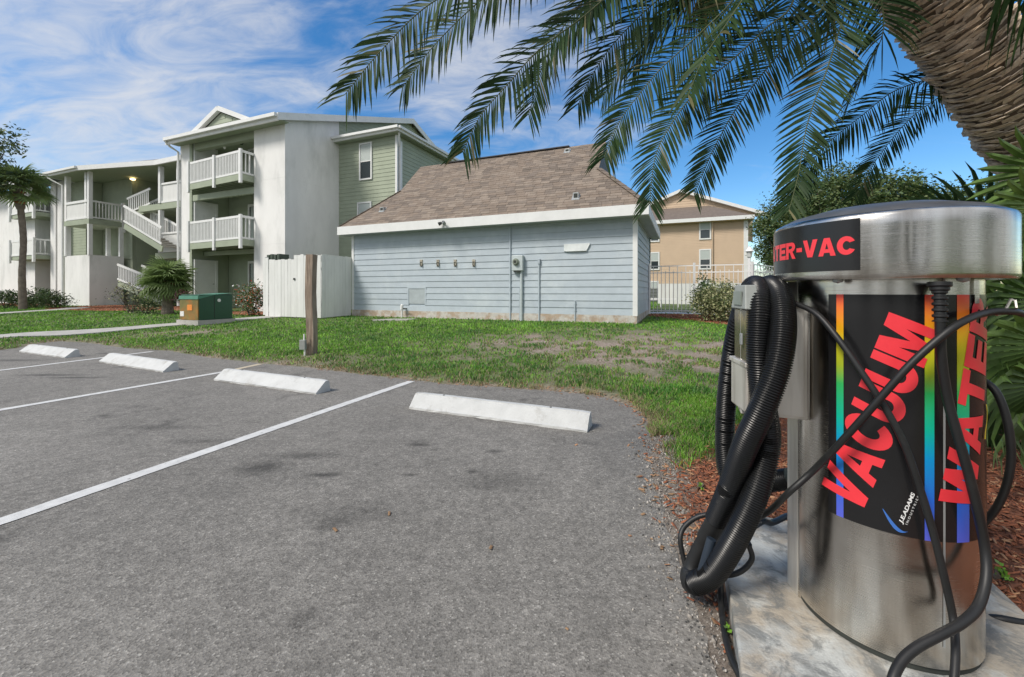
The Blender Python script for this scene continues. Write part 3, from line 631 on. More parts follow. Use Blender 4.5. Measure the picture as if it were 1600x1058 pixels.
a0, z1 = onb(115, 360, 14.78); a1, _ = onb(124, 360, 14.78); _, z0 = onb(120, 391, 14.78); window(stb, a0, a1, 14.775, z0, z1)
ZL = 5.42
q = MB(); q.box(-34.7, -31.9, 12.96, 14.75, ZL-.3, ZL); la = q.build('landing', M_green, stb)
for (a_, b_, z0, z1) in ((-34.62, 13.05, 3.32, ZL-.3), (-32.0, 13.05, 3.32, ZL-.3), (-32.0, 14.5, 3.32, ZL-.3), (-32.0, 13.05, ZL, 8.2), (-32.35, 13.07, ZL, 8.2), (-33.2, 14.4, 3.32, ZL-.3)):
    q = MB(); q.box(a_-.09, a_+.09, b_-.09, b_+.09, z0, z1); q.build('post', M_white, stb)
q = MB(); q.box(-34.72, -34.5, 12.98, 13.2, 3.32, 8.2); q.build('post', M_stucco, stb)
q = MB(); q.box(-34.5, -32.1, 13.0, 13.06, ZL+.1, ZL+1.0); q.build('rail_panel', M_fence, stb)
q = MB(); q.box(-34.5, -32.1, 12.95, 13.1, ZL+.98, ZL+1.12); q.box(-34.5, -32.1, 12.95, 13.1, ZL+.02, ZL+.12); q.build('handrail', M_white, stb)
railing(stb, V2(-31.95, 13.15), V2(-31.95, 14.5), ZL, 1.1, spacing=.14)
q = MB(); q.box(-32.03, -31.87, 14.5, 14.66, ZL-.6, ZL+1.2); q.build('post', M_white, stb)
def flight(p0, p1, n=11, w=1.1):
    """a flight from p0 to p1 with treads, stringer and a baluster rail on the camera side"""
    p0, p1 = Vector(p0), Vector(p1); d = p1-p0; h = Vector((d.x, d.y, 0)).normalized(); side = Vector((-h.y, h.x, 0))
    if side.y < 0: side = -side
    s = MB(); s.bar(p0+Vector((0, 0, -.12)), p1+Vector((0, 0, -.12)), .06, .3); s.bar(p0+side*w+Vector((0, 0, -.12)), p1+side*w+Vector((0, 0, -.12)), .06, .3); st = s.build('stair_flight', M_green, stb)
    for i in range(n):
        c = p0.lerp(p1, (i+.5)/n); t = MB(); t.bar(c+side*.03, c+side*(w-.03), d.length/n*.8, .05); t.build('tread', M_conc, st)
    for off, nm in ((-side*.04, 'stair_rail'), (side*(w+.04), 'stair_rail')):
        r = MB(); r.bar(p0+off+Vector((0, 0, 1.0)), p1+off+Vector((0, 0, 1.0)), .06, .12); r.bar(p0+off+Vector((0, 0, .16)), p1+off+Vector((0, 0, .16)), .05, .09); ro = r.build(nm, M_white, st)
        b = MB(); k = int(d.length/.16)
        for i in range(1, k): c = p0.lerp(p1, i/k)+off; b.bar(c+Vector((0, 0, .2)), c+Vector((0, 0, .95)), .045, .035)
        b.build('balusters', M_white, st, kind='stuff')
    return st
pa = P(195, 350, 23.2); pb = P(254, 386, 21.8); flight(pa, pb)
pc = P(200, 327, 24.6); pd = P(236, 306, 24.0); pc.z -= .1
flight(pc-Vector((0, 0, .3)), pd-Vector((0, 0, .6)))
flight(P(185, 440, 24.4), P(255, 470, 22.8), 9)
q = MB(); q.box(-29.0, -22.45, 13.95, 17.6, F[2]-.35, F[2]-.02); q.box(-27.4, -22.45, 13.95, 17.6, F[1]-.35, F[1]-.02); q.build('gallery_floor', M_green, stb)
for zf in (F[1], F[2]):
    q = MB(); q.box(-26.9, -22.47, 14.0, 14.04, zf+.1, zf+1.0); q.build('rail_panel', M_fence, stb)
    q = MB(); q.box(-26.9, -22.47, 13.95, 14.09, zf+1.0, zf+1.1); q.box(-26.9, -22.47, 13.95, 14.09, zf, zf+.1); q.build('handrail', M_white, stb)
    for a_ in (-26.95, -25.3, -23.7):
        q = MB(); q.box(a_-.09, a_+.09, 13.9, 14.1, zf+1.1 if a_ > -26 else zf, zf+2.35 if zf < 6 else 8.15); q.build('post', M_white, stb)
q = MB(); q.box(-32.8, -28.5, 16.9, 16.95, F[2]+.1, F[2]+1.0); q.build('rail_panel', M_fence, stb)
for (a0, a1, z0, z1) in ((-28.8, -26.8, F[2]+.2, F[2]+2.0), (-25.9, -24.2, F[2]+.2, F[2]+2.0), (-28.5, -26.6, F[1]+.2, F[1]+2.0), (-25.8, -24.1, F[1]+.2, F[1]+2.0)):
    q = MB(); q.box(a0, a1, 17.50, 17.57, z0, z1); q.build('screened_opening', M_screen, stb)
for z0 in (F[1], F[2]):
    q = MB(); q.box(-23.2, -22.6, 17.46, 17.57, z0+.9, z0+1.5); q.build('window', M_white, stb)
q = MB(); pts = [W(-35.9, 12.6, 8.16), W(-32.2, 12.6, 8.16), W(-26.9, 13.7, 8.16), W(-22.5, 13.65, 8.16), W(-22.5, 18, 8.16), W(-36.5, 18, 8.16)]; q.slab(pts, .03); q.build('soffit', M_soffit, stb)
q = MB()
for p, r_ in zip(pts[:3], pts[1:4]): q.bar(p+Vector((0, 0, .12)), r_+Vector((0, 0, .12)), .08, .26); 
q.bar(pts[0]+Vector((0, 0, .12)), pts[5]+Vector((0, 0, .12)), .08, .26); q.bar(pts[0]+W(0, -.1, .16), pts[1]+W(0, -.1, .16), .11, .12); q.build('fascia', M_white, stb)
q = MB(); q.add([pts[0]+Vector((0, 0, .2)), pts[1]+Vector((0, 0, .2)), pts[2]+Vector((0, 0, .2)), pts[3]+Vector((0, 0, .2)), W(-22.5, 20.5, 10.9), W(-36.5, 20.5, 10.9)], [(0, 1, 5), (1, 2, 4, 5), (2, 3, 4)]); q.build('roof', M_roof, stb)
q = MB(); q.tube([W(-35.6, 12.5, 8.2), W(-35.5, 12.6, 8.0), W(-34.85, 12.95, 7.6), W(-34.85, 12.95, .4)], .05, 8); q.build('downspout', M_white, stb)
lampp = P(207.5, 279.5, 25.5)
q = MB(); q.lathe(lampp, [(0, -.1), (.12, -.06), (.14, 0), (0, .02)], 12)
em = bpy.data.materials.new('warm_bulb'); em.use_nodes = True; em.node_tree.nodes['Principled BSDF'].inputs['Emission Color'].default_value = (1, .7, .35, 1); em.node_tree.nodes['Principled BSDF'].inputs['Emission Strength'].default_value = 3
q.build('ceiling_lamp', em, stb)

# ------------------------------------------------------------------ leftmost apartment block
lap_ = thing('left_apartment_building', 'white stucco block with two stacked balconies behind the fan palm', 'building', W(-40, 14, .4)); lap_.name = 'apartment_wing'
q = MB(); q.box(-48, -39.9, 13.5, 16, .2, 8.2); q.box(-37.85, -37.2, 13.5, 14.2, .2, 8.2); q.box(-37.1, -36.5, 13.55, 14.2, .2, 8.2); q.build('stucco_wall', M_stucco, lap_)
q = MB(); q.box(-39.9, -37.2, 14.9, 16, .2, 8.2); q.box(-36.5, -34.8, 14.0, 14.81, .2, 8.15); q.build('wall', M_screen if False else M_green, lap_)
q = MB(); lap_front(q, -36.5, -34.72, 13.98, .3, 8.15, .18); q.build('siding', M_green, lap_, kind='stuff')
q = MB(); q.box(-39.88, -37.87, 14.7, 14.88, F[1]-.0, F[1]+2.0); q.box(-39.88, -37.87, 14.7, 14.88, .4, 2.6); q.box(-39.88, -37.87, 14.7, 14.88, F[2], 8.0); q.build('screened_opening', M_screen, lap_)
for fl in (1, 2):
    zf = F[fl]+.15; pL, pR = V2(-41.5, 12.95), V2(-37.95, 12.86)
    b = MB(); b.slab([Vector((*pL[:2], zf-.25)), Vector((*pR[:2], zf-.25)), W(-37.9, 13.5, zf-.25), W(-37.9, 14.9, zf-.25), W(-39.85, 14.9, zf-.25), W(-41.4, 13.5, zf-.25)], .25); bo = b.build('balcony', M_green, lap_)
    k = MB(); k.bar(pL+Vector((0, 0, zf+.5)), pR+Vector((0, 0, zf+.5)), .03, .8); k.build('rail_panel', M_fence, bo)
    k = MB(); k.bar(pL+Vector((0, 0, zf+1.0)), pR+Vector((0, 0, zf+1.0)), .08, .14); k.bar(pL+Vector((0, 0, zf+.06)), pR+Vector((0, 0, zf+.06)), .07, .1); k.build('handrail', M_white, bo)
    for p in (pL, pR): k = MB(); a_, b_ = G(p.x, p.y); k.box(a_-.13, a_+.06, b_-.12, b_-.02, zf-.45, zf+1.1); k.build('post', M_white, bo)
    railing(bo, pR, V2(-37.95, 13.5), zf, 1.05, spacing=.2, bw=.06)
q = MB(); q.slab([W(-48, 12.6, 8.2), W(-36.0, 12.6, 8.2), W(-36.0, 20, 10.8), W(-48, 20, 10.8)], .15); q.build('roof', M_roof, lap_)
q = MB(); q.box(-48, -35.95, 12.5, 12.6, 8.05, 8.35); q.build('fascia', M_white, lap_)

# ------------------------------------------------------------------ tan building far right
TB = 42.9
tan = thing('tan_building', 'tan sided three storey building with gable and brown skirt roof beyond the pool fence', 'building', W(0, TB, .4))
aL = onb(985, 400, TB)[0]; aM = onb(1113, 400, TB)[0]; aR = onb(1163, 400, TB)[0]
q = MB(); q.box(aL, aR, TB+.05, TB+8, 0, 8.0); q.build('wall', M_tan, tan)
q = MB(); lap_front(q, aL, aR, TB+.045, 0, 8.0, .15); q.build('siding', M_tan, tan, kind='stuff')
q = MB(); q.box(aR-.05, aR+.30, TB-.05, TB+.05, 0, 8.0); q.build('corner_board', M_white, tan)
q = MB(); q.tube([W(aM, TB-.4, 7.9), W(aM, TB-.1, 7.5), W(aM, TB-.1, 1)], .06, 8); q.build('downspout', M_tan, tan)
def tw(x0, y0, x1, y1):
    a0, z1 = onb(x0, y0, TB); a1, z0 = onb(x1, y1, TB); window(tan, a0, a1, TB-.0, z0, z1, .12)
for w_ in ((1094.5, 346, 1109, 372), (1094.5, 391.5, 1109, 419), (1017.5, 352, 1028.5, 376), (1017.5, 396, 1028.5, 420), (1017.5, 441, 1027, 470), (1094.5, 440, 1108, 466)): tw(*w_)
ev = onb(1113, 340, TB-.6); e0 = onb(985, 349, TB-.6)[0]; e1 = onb(1177, 336, TB-.6)[0]; zE = ev[1]; zT = 9.55
q = MB(); q.add([W(e0, TB-.6, zE), W(e1, TB-.6, zE), W(e1-3.4, TB+3, zT+.2), W(e0, TB+3, zT+.2)], [(0, 1, 2, 3)]); q.add([W(e1, TB-.6, zE), W(e1, TB+8, zE), W(e1-3.4, TB+3, zT+.2)], [(0, 1, 2)]); q.build('skirt_roof', M_roof, tan)
q = MB(); q.box(e0, e1, TB-.7, TB-.6, zE-.3, zE+.03); q.box(e1, e1+.1, TB-.7, TB+8, zE-.3, zE+.03); q.build('fascia', M_white, tan)
q = MB(); q.box(e0, e1, TB-.6, TB, zE-.32, zE-.29); q.build('soffit', M_tan, tan)
pk = onb(1063.6, 299, TB+3); pr = onb(1195, 336, TB+3); pl = (pk[0]-(pr[0]-pk[0]), pr[1])
q = MB(); zt = zT-1.2
q.add([W(pl[0], TB+3, pl[1]-.1), W(pr[0], TB+3, pr[1]-.1), W(pk[0], TB+3, pk[1]-.15)], [(0, 1, 2)]); q.box(pl[0]+2, pr[0]-1.0, TB+3.02, TB+3.2, 6, pr[1]-.1); q.build('gable_wall', M_tan, tan)
q = MB(); q.bar(W(pl[0]-.3, TB+2.8, pl[1]-.05), W(pk[0], TB+2.8, pk[1]), .5, .3); q.bar(W(pr[0]+.3, TB+2.8, pr[1]-.05), W(pk[0], TB+2.8, pk[1]), .498, .298); q.build('rake_board', M_white, tan)
q = MB()
for i in range(14):
    z0 = pr[1]-.05+i*.24; f_ = (z0-pr[1])/(pk[1]-pr[1]); f2 = (z0+.24-pr[1])/(pk[1]-pr[1])
    if f2 < .95: q.hexa([W(pl[0]+(pk[0]-pl[0])*f2+.1, TB+2.97, z0), W(pr[0]+(pk[0]-pr[0])*f2-.1, TB+2.97, z0), W(pr[0]+(pk[0]-pr[0])*f2-.1, TB+3, z0), W(pl[0]+(pk[0]-pl[0])*f2+.1, TB+3, z0), W(pl[0]+(pk[0]-pl[0])*f2+.1, TB+2.99, z0+.24), W(pr[0]+(pk[0]-pr[0])*f2-.1, TB+2.99, z0+.24), W(pr[0]+(pk[0]-pr[0])*f2-.1, TB+3, z0+.24), W(pl[0]+(pk[0]-pl[0])*f2+.1, TB+3, z0+.24)])
q.build('gable_siding', M_tan, tan, kind='stuff')

# ------------------------------------------------------------------ blue-grey shed
SB, SL, SR, SBK = 11.78, -11.12, -1.19, 16.6
shed = thing('pool_shed', 'low blue grey lap sided shed with brown shingle roof and white fascia', 'shed', W(-6, 14, .3))
z0s, z1s = .53, 3.32
q = MB(); q.box(SL+.02, SR-.02, SB+.012, SBK, .3, 3.4); q.build('wall_core', M_blue, shed)
q = MB(); q.box(SL-.01, SR+.02, SB-.03, SBK, -.1, z0s)
fo = q.build('foundation', M_block, shed)
nC = 14; ex = (z1s-z0s)/nC
seam = onb(798, 450, SB)[0]; pA = onb(638, 450, SB)[0]; pB = onb(665.5, 450, SB)[0]
for i in range(nC):
    z = z0s+i*ex
    segs = [(SL+.08, seam-.002), (seam+.002, SR-.09)]
    if i in (1, 2, 3): segs = [(SL+.08, pA), (pB, seam-.002), (seam+.002, SR-.09)]
    for (x0, x1) in segs:
        piece('siding_board', shed, M_blue, W(x0, SB, z+random.uniform(-.002, .002)), (x1-x0, 1.25, ex), kind='lap', rx=random.uniform(-.004, .004))
    o = piece('siding_board', shed, M_blue, W(SR-.01, SB+.08, z), (SBK-SB-.08, 1.25, ex), rz=-TH+pi/2, kind='lap')
zp0, zp1 = z0s+1*ex, z0s+4*ex
q = MB(); q.box(pA+.03, pB-.03, SB-.012, SB+.01, zp0+.04, zp1-.04); pn = q.build('access_panel', mat('grey_access_panel', (.38, .43, .45), .6, var=.1), shed)
q = MB(); q.box(pA-.02, pA+.03, SB-.028, SB, zp0, zp1); q.box(pB-.03, pB+.02, SB-.028, SB, zp0, zp1); q.box(pA+.03, pB-.03, SB-.027, SB, zp1-.04, zp1); q.build('panel_frame', M_blue, pn)
q = MB(); q.box(SL-.02, SL+.08, SB-.035, SB+.05, z0s, z1s); q.build('corner_board', M_white, shed)
q = MB(); q.box(SR-.09, SR+.035, SB-.035, SB+.09, z0s-.01, z1s); q.build('corner_board', M_white, shed)
q = MB(); q.box(SR-.02, SR+.035, SBK-.1, SBK+.03, z0s, z1s); q.build('corner_board', M_screen, shed)
# roof: dutch gable
e0, e1, f0, zE, zR = -11.38, -.86, SB-.42, 3.47, 0
fb = SBK+.42; rb = (f0+fb)/2
t_ = (860-CX)/FPX; Yr = rb/(t_*ST+CT); zR = H+(HY-234)/FPX*Yr
sl = (zR-zE)/(rb-f0); gx0, gx1 = -9.85, -2.42
gh = 1.5; hL = gx0-e0; hR = e1-gx1
def zr_(b): return zE+sl*(b-f0)
q = MB()
hipz = zE+sl*hL
front = [W(e0, f0, zE), W(e1, f0, zE), W(gx1, f0+hR, zr_(f0+hR)), W(gx1, rb, zR), W(gx0, rb, zR), W(gx0, f0+hL, zr_(f0+hL))]
back = [W(e1, fb, zE), W(e0, fb, zE), W(gx0, fb-hL, zr_(f0+hL)), W(gx0, rb, zR), W(gx1, rb, zR), W(gx1, fb-hR, zr_(f0+hR))]
q.poly(front); q.poly(back); q.poly([W(e1, f0, zE), W(e1, fb, zE), W(gx1, fb-hR, zr_(f0+hR)), W(gx1, f0+hR, zr_(f0+hR))]); q.poly([W(e0, fb, zE), W(e0, f0, zE), W(gx0, f0+hL, zr_(f0+hL)), W(gx0, fb-hL, zr_(f0+hL))])
rf = q.build('roof', M_shingles[3], shed)
q = MB(); q.poly([W(gx1-.01, f0+hR, zr_(f0+hR)), W(gx1-.01, fb-hR, zr_(f0+hR)), W(gx1-.01, rb, zR-.03)]); q.poly([W(gx0+.01, f0+hL, zr_(f0+hL)), W(gx0+.01, rb, zR-.03), W(gx0+.01, fb-hL, zr_(f0+hL))]); q.build('gablet', mat('dark_gablet', (.12, .13, .14), .7), rf)
# shingles on the front slope: rows of tabs with staggered joints, butts proud
slen = sqrt((rb-f0)**2+(zR-zE)**2); rows = 30; ro_h = slen/rows; dirb = Vector(W(0, (rb-f0)/slen, (zR-zE)/slen)); nrm = Vector(W(0, -(zR-zE)/slen, (rb-f0)/slen))
tabs = []
for r in range(rows):
    u0 = r*ro_h; bb = f0+(rb-f0)*(u0+ro_h*.5)/slen; k_ = bb-f0
    L0 = e0+min(k_, hL) if k_ < hL else gx0; R0 = e1-k_ if k_ < hR else gx1
    a_ = L0-random.random()*.25
    while a_ < R0:
        w_ = random.choice((.28, .3, .3, .33, .36)); x0, x1 = max(a_, L0), min(a_+w_-.006, R0)
        if x1-x0 > .03: tabs.append((r, x0, x1))
        a_ += w_
def tabpose(r, x0, x1):
    th_ = .009+random.random()*.006
    c = W((x0+x1)/2, f0, zE)+dirb*(r*ro_h+ro_h*.5)+nrm*(.006+th_/2)
    return c, (x1-x0, ro_h*1.02, th_)
def key(tb):
    c = W((tb[1]+tb[2])/2, f0, zE)+dirb*(tb[0]*ro_h); return c.y
tabs.sort(key=key); smb = MB(); phi = atan2(zR-zE, rb-f0)
Xax = Vector(W(1, 0, 0))
for i, tb in enumerate(tabs):
    c, s_ = tabpose(*tb)
    mi = random.choice((0, 0, 0, 1, 1, 2, 2, 3)) 
    if i < 300:
        o = piece('shingle', shed, M_shingles[mi], c, s_); o.rotation_euler = Matrix((Xax, dirb, nrm)).transposed().to_euler()
        o.rotation_euler.rotate_axis('X', -.05)
    else:
        smb.mi = mi; x, y, z = Xax*s_[0]/2, dirb*s_[1]/2, nrm*s_[2]/2
        smb.hexa([c-x-y-z, c+x-y-z, c+x+y-z*1.6, c-x+y-z*1.6, c-x-y+z, c+x-y+z, c+x+y+z*.0, c-x+y+z*.0])
smb.build('shingles', M_shingles, shed, kind='stuff')
# hip caps and ridge strip
q = MB(); hp0 = W(e1, f0, zE); hp1 = W(gx1, f0+hR, zr_(f0+hR))
for i in range(9):
    p0 = hp0.lerp(hp1, i/9); p1 = hp0.lerp(hp1, (i+1)/9); q.bar(p0+Vector((0, 0, .02+.012*1)), p1+Vector((0, 0, .02)), .2, .02)
q.build('hip_cap', M_shingles[0], rf); q = MB()
hp0 = W(e0, f0, zE); hp1 = W(gx0, f0+hL, zr_(f0+hL))
for i in range(9):
    p0 = hp0.lerp(hp1, i/9); p1 = hp0.lerp(hp1, (i+1)/9); q.bar(p0+Vector((0, 0, .032)), p1+Vector((0, 0, .02)), .12, .02)
q.build('hip_cap', M_shingles[0], rf)
q = MB(); x0 = -8.7; x1 = onb(890, 232, rb)[0]; q.box(x0, x1, rb-.1, rb+.1, zR-.0, zR+.035); q.build('ridge_vent', mat('black_ridge_vent', (.03, .03, .035), .6), rf)
q = MB(); q.box(e0, e1, f0-.03, f0, zE-.27, zE+.015); q.box(e1, e1+.03, f0-.03, fb, zE-.27, zE+.015); q.box(e0-.03, e0, f0-.03, fb, zE-.27, zE+.015); q.build('fascia', M_white, shed)
q = MB(); q.box(e0, e1, f0, SB, zE-.262, zE-.242); q.box(SR, e1, SB, fb, zE-.262, zE-.242); q.box(e0, SL, SB, fb, zE-.262, zE-.242); q.build('soffit', mat('grey_soffit', (.42, .46, .47), .7), shed)
# vents on the roof
def roofpt(px, py):
    t = (px-CX)/FPX; w = (HY-py)/FPX   # intersect with front slope plane z = zE+sl*(b-f0)
    Y = (H-zE+sl*f0)/(sl*(t*ST+CT)-w); return Vector((t*Y, Y, H+w*Y))
for (px, py, h_) in ((897, 312, .20), (595, 331, .16), (884, 239, .14)):
    p = roofpt(px, py); v = MB(); a_, b_ = G(p.x, p.y); v.box(a_-.03, a_+.13, b_-.02, b_+.16, p.z-.02, p.z+h_) ; vo = v.build('roof_vent', M_galv, shed)
    v = MB(); v.box(a_-.005, a_+.105, b_-.026, b_-.021, p.z+.05, p.z+h_-.03); v.build('vent_opening', M_dark, vo)
    v = MB(); c = p+dirb*.05; v.hexa([c-Xax*.07-dirb*.10+nrm*.02, c+Xax*.16-dirb*.10+nrm*.02, c+Xax*.16+dirb*.16+nrm*.02, c-Xax*.07+dirb*.16+nrm*.02, c-Xax*.07-dirb*.10+nrm*.026, c+Xax*.16-dirb*.10+nrm*.026, c+Xax*.16+dirb*.16+nrm*.026, c-Xax*.07+dirb*.16+nrm*.026]); v.build('flashing', M_galv, vo)
# wall fixtures
def sp(px, py): return onb(px, py, SB)
for px in (659, 685, 712, 741):
    a_, z_ = sp(px, 411); q = MB(); q.box(a_-.05, a_+.05, SB-.045, SB-.015, z_-.11, z_+.11); pl_ = q.build('hook_plate', mat('cream_plate', (.45, .42, .34), .6, var=.15, c2=(.12, .1, .08), thr=(.5, .6), c2scale=30), shed)
    q = MB(); q.tube([W(a_+.01, SB-.045, z_+.03), W(a_+.01, SB-.10, z_+.02), W(a_+.01, SB-.11, z_-.06), W(a_+.01, SB-.05, z_-.10)], .014, 8); q.build('hook', M_dark, pl_)
a_, z_ = sp(810, 411)
q = MB(); q.box(a_-.16, a_+.2, SB-.17, SB-.02, z_-.24, z_+.22); me_ = q.build('meter_box', mat('pale_blue_meter_paint', (.48, .54, .55), .5, var=.08), shed, bevel=.015)
q = MB(); c = W(a_-.01, SB-.17, z_+.02)
for (r0, r1, h0, h1) in ((.105, .105, 0, .03), (.09, .07, .03, .09)):
    d = -Vector(W(0, 1, 0)); q.tube([c+d*h0, c+d*h1], [r0, r1], 20)
q.build('meter_dial', mat('meter_glass', (.22, .25, .20), .2), me_)
q = MB(); d = -Vector(W(0, 1, 0)); q.tube([c+d*.091, c+d*.094], .045, 16); q.build('dial_face', M_dark, me_)
q = MB(); q.box(a_-.10, a_+.12, SB-.16, SB-.03, z_-.275, z_-.242); q.build('box_foot', M_dark, me_)
def conduit(px, y0, y1, r=.022, m=None, off=.045):
    a_, z1 = sp(px, y0); _, z0 = sp(px, y1); q = MB(); q.tube([W(a_, SB-off, z0), W(a_, SB-off, z1)], r, 10)
    for k in range(3):
        z = z0+(z1-z0)*(k+.5)/3; q.box(a_-.04, a_+.04, SB-off+r*.3, SB-.018, z-.012, z+.012)
    return q.build('conduit', m or M_blue, shed)
conduit(798, 347, 503); conduit(816, 422, 504, .04, mat('pale_blue_meter_paint', (.48, .54, .55)), .07); conduit(843, 408, 503, .022); conduit(899, 470, 501, .018)
a_, z1 = sp(843, 406); q = MB(); q.box(a_-.035, a_+.035, SB-.09, SB-.02, z1-.12, z1+.02); q.build('junction_box', M_blue, shed)
conduit(813, 450, 503, .016)
a0, z0 = sp(882, 393.5); a1, z1 = sp(922, 380)
q = MB(); n_ = 24; prof = []
for k in range(n_+1):
    x = a0+(a1-a0)*k/n_; zz_ = z0+.012*(k < 2)+(.0 if k < n_-3 else (k-n_+3)*.06)
    prof.append((x, zz_))
vs = [W(x, SB-.06-.02*sin(pi*k/n_), z) for k, (x, z) in enumerate(prof)]+[W(x, SB-.045, z1) for (x, z) in prof]+[W(x, SB-.02, z) for (x, z) in prof]+[W(x, SB-.02, z1+.0) for (x, z) in prof]
m_ = n_+1
q.add(vs, [(i, i+1, m_+i+1, m_+i) for i in range(n_)]+[(m_+i, m_+i+1, 3*m_+i+1, 3*m_+i) for i in range(n_)]+[(2*m_+i, 2*m_+i+1, i+1, i) for i in range(n_)]+[(0, m_, 3*m_, 2*m_), (n_, 2*m_+n_, 3*m_+n_, m_+n_)])
q.build('light_fixture_cover', mat('pale_molded_cover', (.62, .66, .66), .5, var=.08, bump=.4, bscale=40), shed)
# flood light on the fascia
p = P(695, 345, 13.2); a_, b_ = G(p.x, p.y); b_ = f0-.03; c = W(a_, b_, 3.37)
fl_ = MB(); fl_.tube([c, c-Vector(W(0, .05, 0))], .05, 14); fo_ = fl_.build('security_light', M_dark, shed)
for sg in (-1, 1):
    fl_ = MB(); d = Vector(W(sg*.7, -.6, -.45)).normalized(); s0 = c-Vector(W(0, .05, 0)); fl_.tube([s0, s0+d*.05, s0+d*.06, s0+d*.15], [.018, .018, .045, .06], 12); fl_.build('lamp_head', M_dark if sg < 0 else M_galv, fo_)
# PVC standpipe, concrete scrap
a_, z_ = sp(633, 482)
q = MB(); q.tube([W(a_, SB-.18, .3), W(a_, SB-.18, z_-.02)], .03, 10); q.tube([W(a_, SB-.18, z_-.03), W(a_, SB-.18, z_+.12)], .055, 12); q.tube([W(a_, SB-.18, z_+.1), W(a_+.02, SB-.18, z_+.14)], [.05, .03], 10)
fa = q.build('water_pipe', M_vinyl); tag(fa, 'white plastic standpipe with black tap low by the shed panel', 'pipe')
q = MB(); q.tube([W(a_+.05, SB-.18, z_), W(a_+.22, SB-.2, z_)], .022, 8); q.build('tap', M_dark, fa)
x, y = gnd(622, 495, .40); q = MB(); z = hz(x, y); q.slab([(x-.75, y-.15, z-.02), (x+.35, y-.25, z-.02), (x+.55, y+.25, z-.02), (x-.2, y+.2, z-.02)], .06); tag(q.build('concrete_scrap', M_conc), 'flat broken concrete slab on the grass below the white standpipe', 'concrete slab')

# ------------------------------------------------------------------ white board enclosure
enc = thing('board_enclosure', 'white vertical board enclosure with gate beside the blue shed', 'fence', W(-12.4, 10.4, .35))
KA, KB = -11.17, 10.41; zb_, zt_ = .33, 2.41
n = 17; x0 = -13.82; wb = (KA-x0)/n
for i in range(n):
    gate = 1 <= i < 9; top = zt_+random.uniform(-.02, .02)+(-.10 if gate else 0) + (.04 if 9 <= i < 12 else 0)
    zf = hz(*W(x0+(i+.5)*wb, KB)[:2])+.03
    piece('board', enc, M_fence, W(x0+(i+.5)*wb, KB-(.0 if gate else .012)+random.uniform(-.006, .006), (zf+top)/2), (wb-.008, .02, top-zf), ry=random.uniform(-.004, .004))
n = 10; wb2 = (SB-.05-KB)/n
for i in range(n):
    top = zt_+.02+random.uniform(-.015, .015); zf = hz(*W(KA, KB+(i+.5)*wb2)[:2])+.03
    piece('board', enc, M_fence, W(KA+.01+random.uniform(-.004, .004), KB+(i+.5)*wb2, (zf+top)/2), (wb2-.006, .02, top-zf), rz=-TH+pi/2)
for (a0_, a1_, b0_, b1_) in ((x0, KA, KB+.03, KB+.07), (KA-.05, KA-.01, KB+.07, SB-.06)):
    for z in (.7, 1.9): q = MB(); q.box(a0_, a1_, b0_, b1_, z, z+.09); q.build('rail', M_fence, enc)
a_, z_ = onb(460.5, 436, KB); q = MB(); q.box(a_-.02, a_+.05, KB-.05, KB-.012, z_-.03, z_+.03); q.build('latch', M_dark, enc)
for (b0_) in (KB, ): q = MB(); q.box(x0-.1, x0-.0, KB-.03, KB+.08, .35, 2.42); q.build('post', M_fence, enc)
q = MB(); a0_, z1_ = onb(421, 400, KB+.3); a1_ = onb(440, 400, KB+.3)[0]
for k in range(4): q.box(a0_+k*.17, a0_+k*.17+.12, KB+.2, KB+.6, 1.9, z1_+.03+.02*(k % 2))
tag(q.build('dark_cart_top', M_screen), 'dark object tops showing just above the white gate boards', 'bin')
q = MB(); q.box(-13.8, KA, SB-.1, SB-.04, .3, 2.3); q.build('back_panel', M_fence, enc)

# ------------------------------------------------------------------ wooden post with outlet
Yp = 7.45; pb = P(486.5, 550, Yp); zb = hz(pb.x, pb.y); h_ = H+(HY-398)/FPX*Yp-zb
post = thing('wooden_post', 'weathered brown square wooden post standing alone on the lawn', 'post', (pb.x, pb.y, zb))
q = MB(); s_ = .068
lv = 14; vs = []
for k in range(lv+1):
    z = -.1+(h_+.1)*k/lv; dx = .012*sin(k*.5)
    for (x, y) in ((-s_, -s_), (s_, -s_), (s_, s_), (-s_, s_)):
        an = radians(-8); vs.append((pb.x+dx+x*cos(an)-y*sin(an)+random.uniform(-.002, .002), pb.y+x*sin(an)+y*cos(an)+random.uniform(-.002, .002), zb+z))
q.add(vs, [(i*4+k, i*4+(k+1) % 4, (i+1)*4+(k+1) % 4, (i+1)*4+k) for i in range(lv) for k in range(4)]+[(lv*4, lv*4+1, lv*4+2, lv*4+3)]); q.build('timber', M_wood, post)
ob = thing('outlet_box', 'small grey outlet box on conduit at the foot of the wooden post', 'outlet box', (pb.x-.1, pb.y-.1, zb))
c = Vector((pb.x-.085, pb.y-.13, zb)); q = MB(); q.hexa([c+Vector(v) for v in ((-.05, -.035, .10), (.05, -.035, .10), (.05, .035, .10), (-.05, .035, .10), (-.05, -.035, .27), (.05, -.035, .27), (.05, .035, .27), (-.05, .035, .27))]); q.build('housing', M_greypl, ob, bevel=.006)
q = MB(); q.tube([c+Vector((.03, 0, -.05)), c+Vector((.03, 0, .10))], .014, 8); q.tube([c+Vector((.02, 0, .27)), c+Vector((.02, 0, .37))], .014, 8); q.build('conduit', M_vinyl, ob)

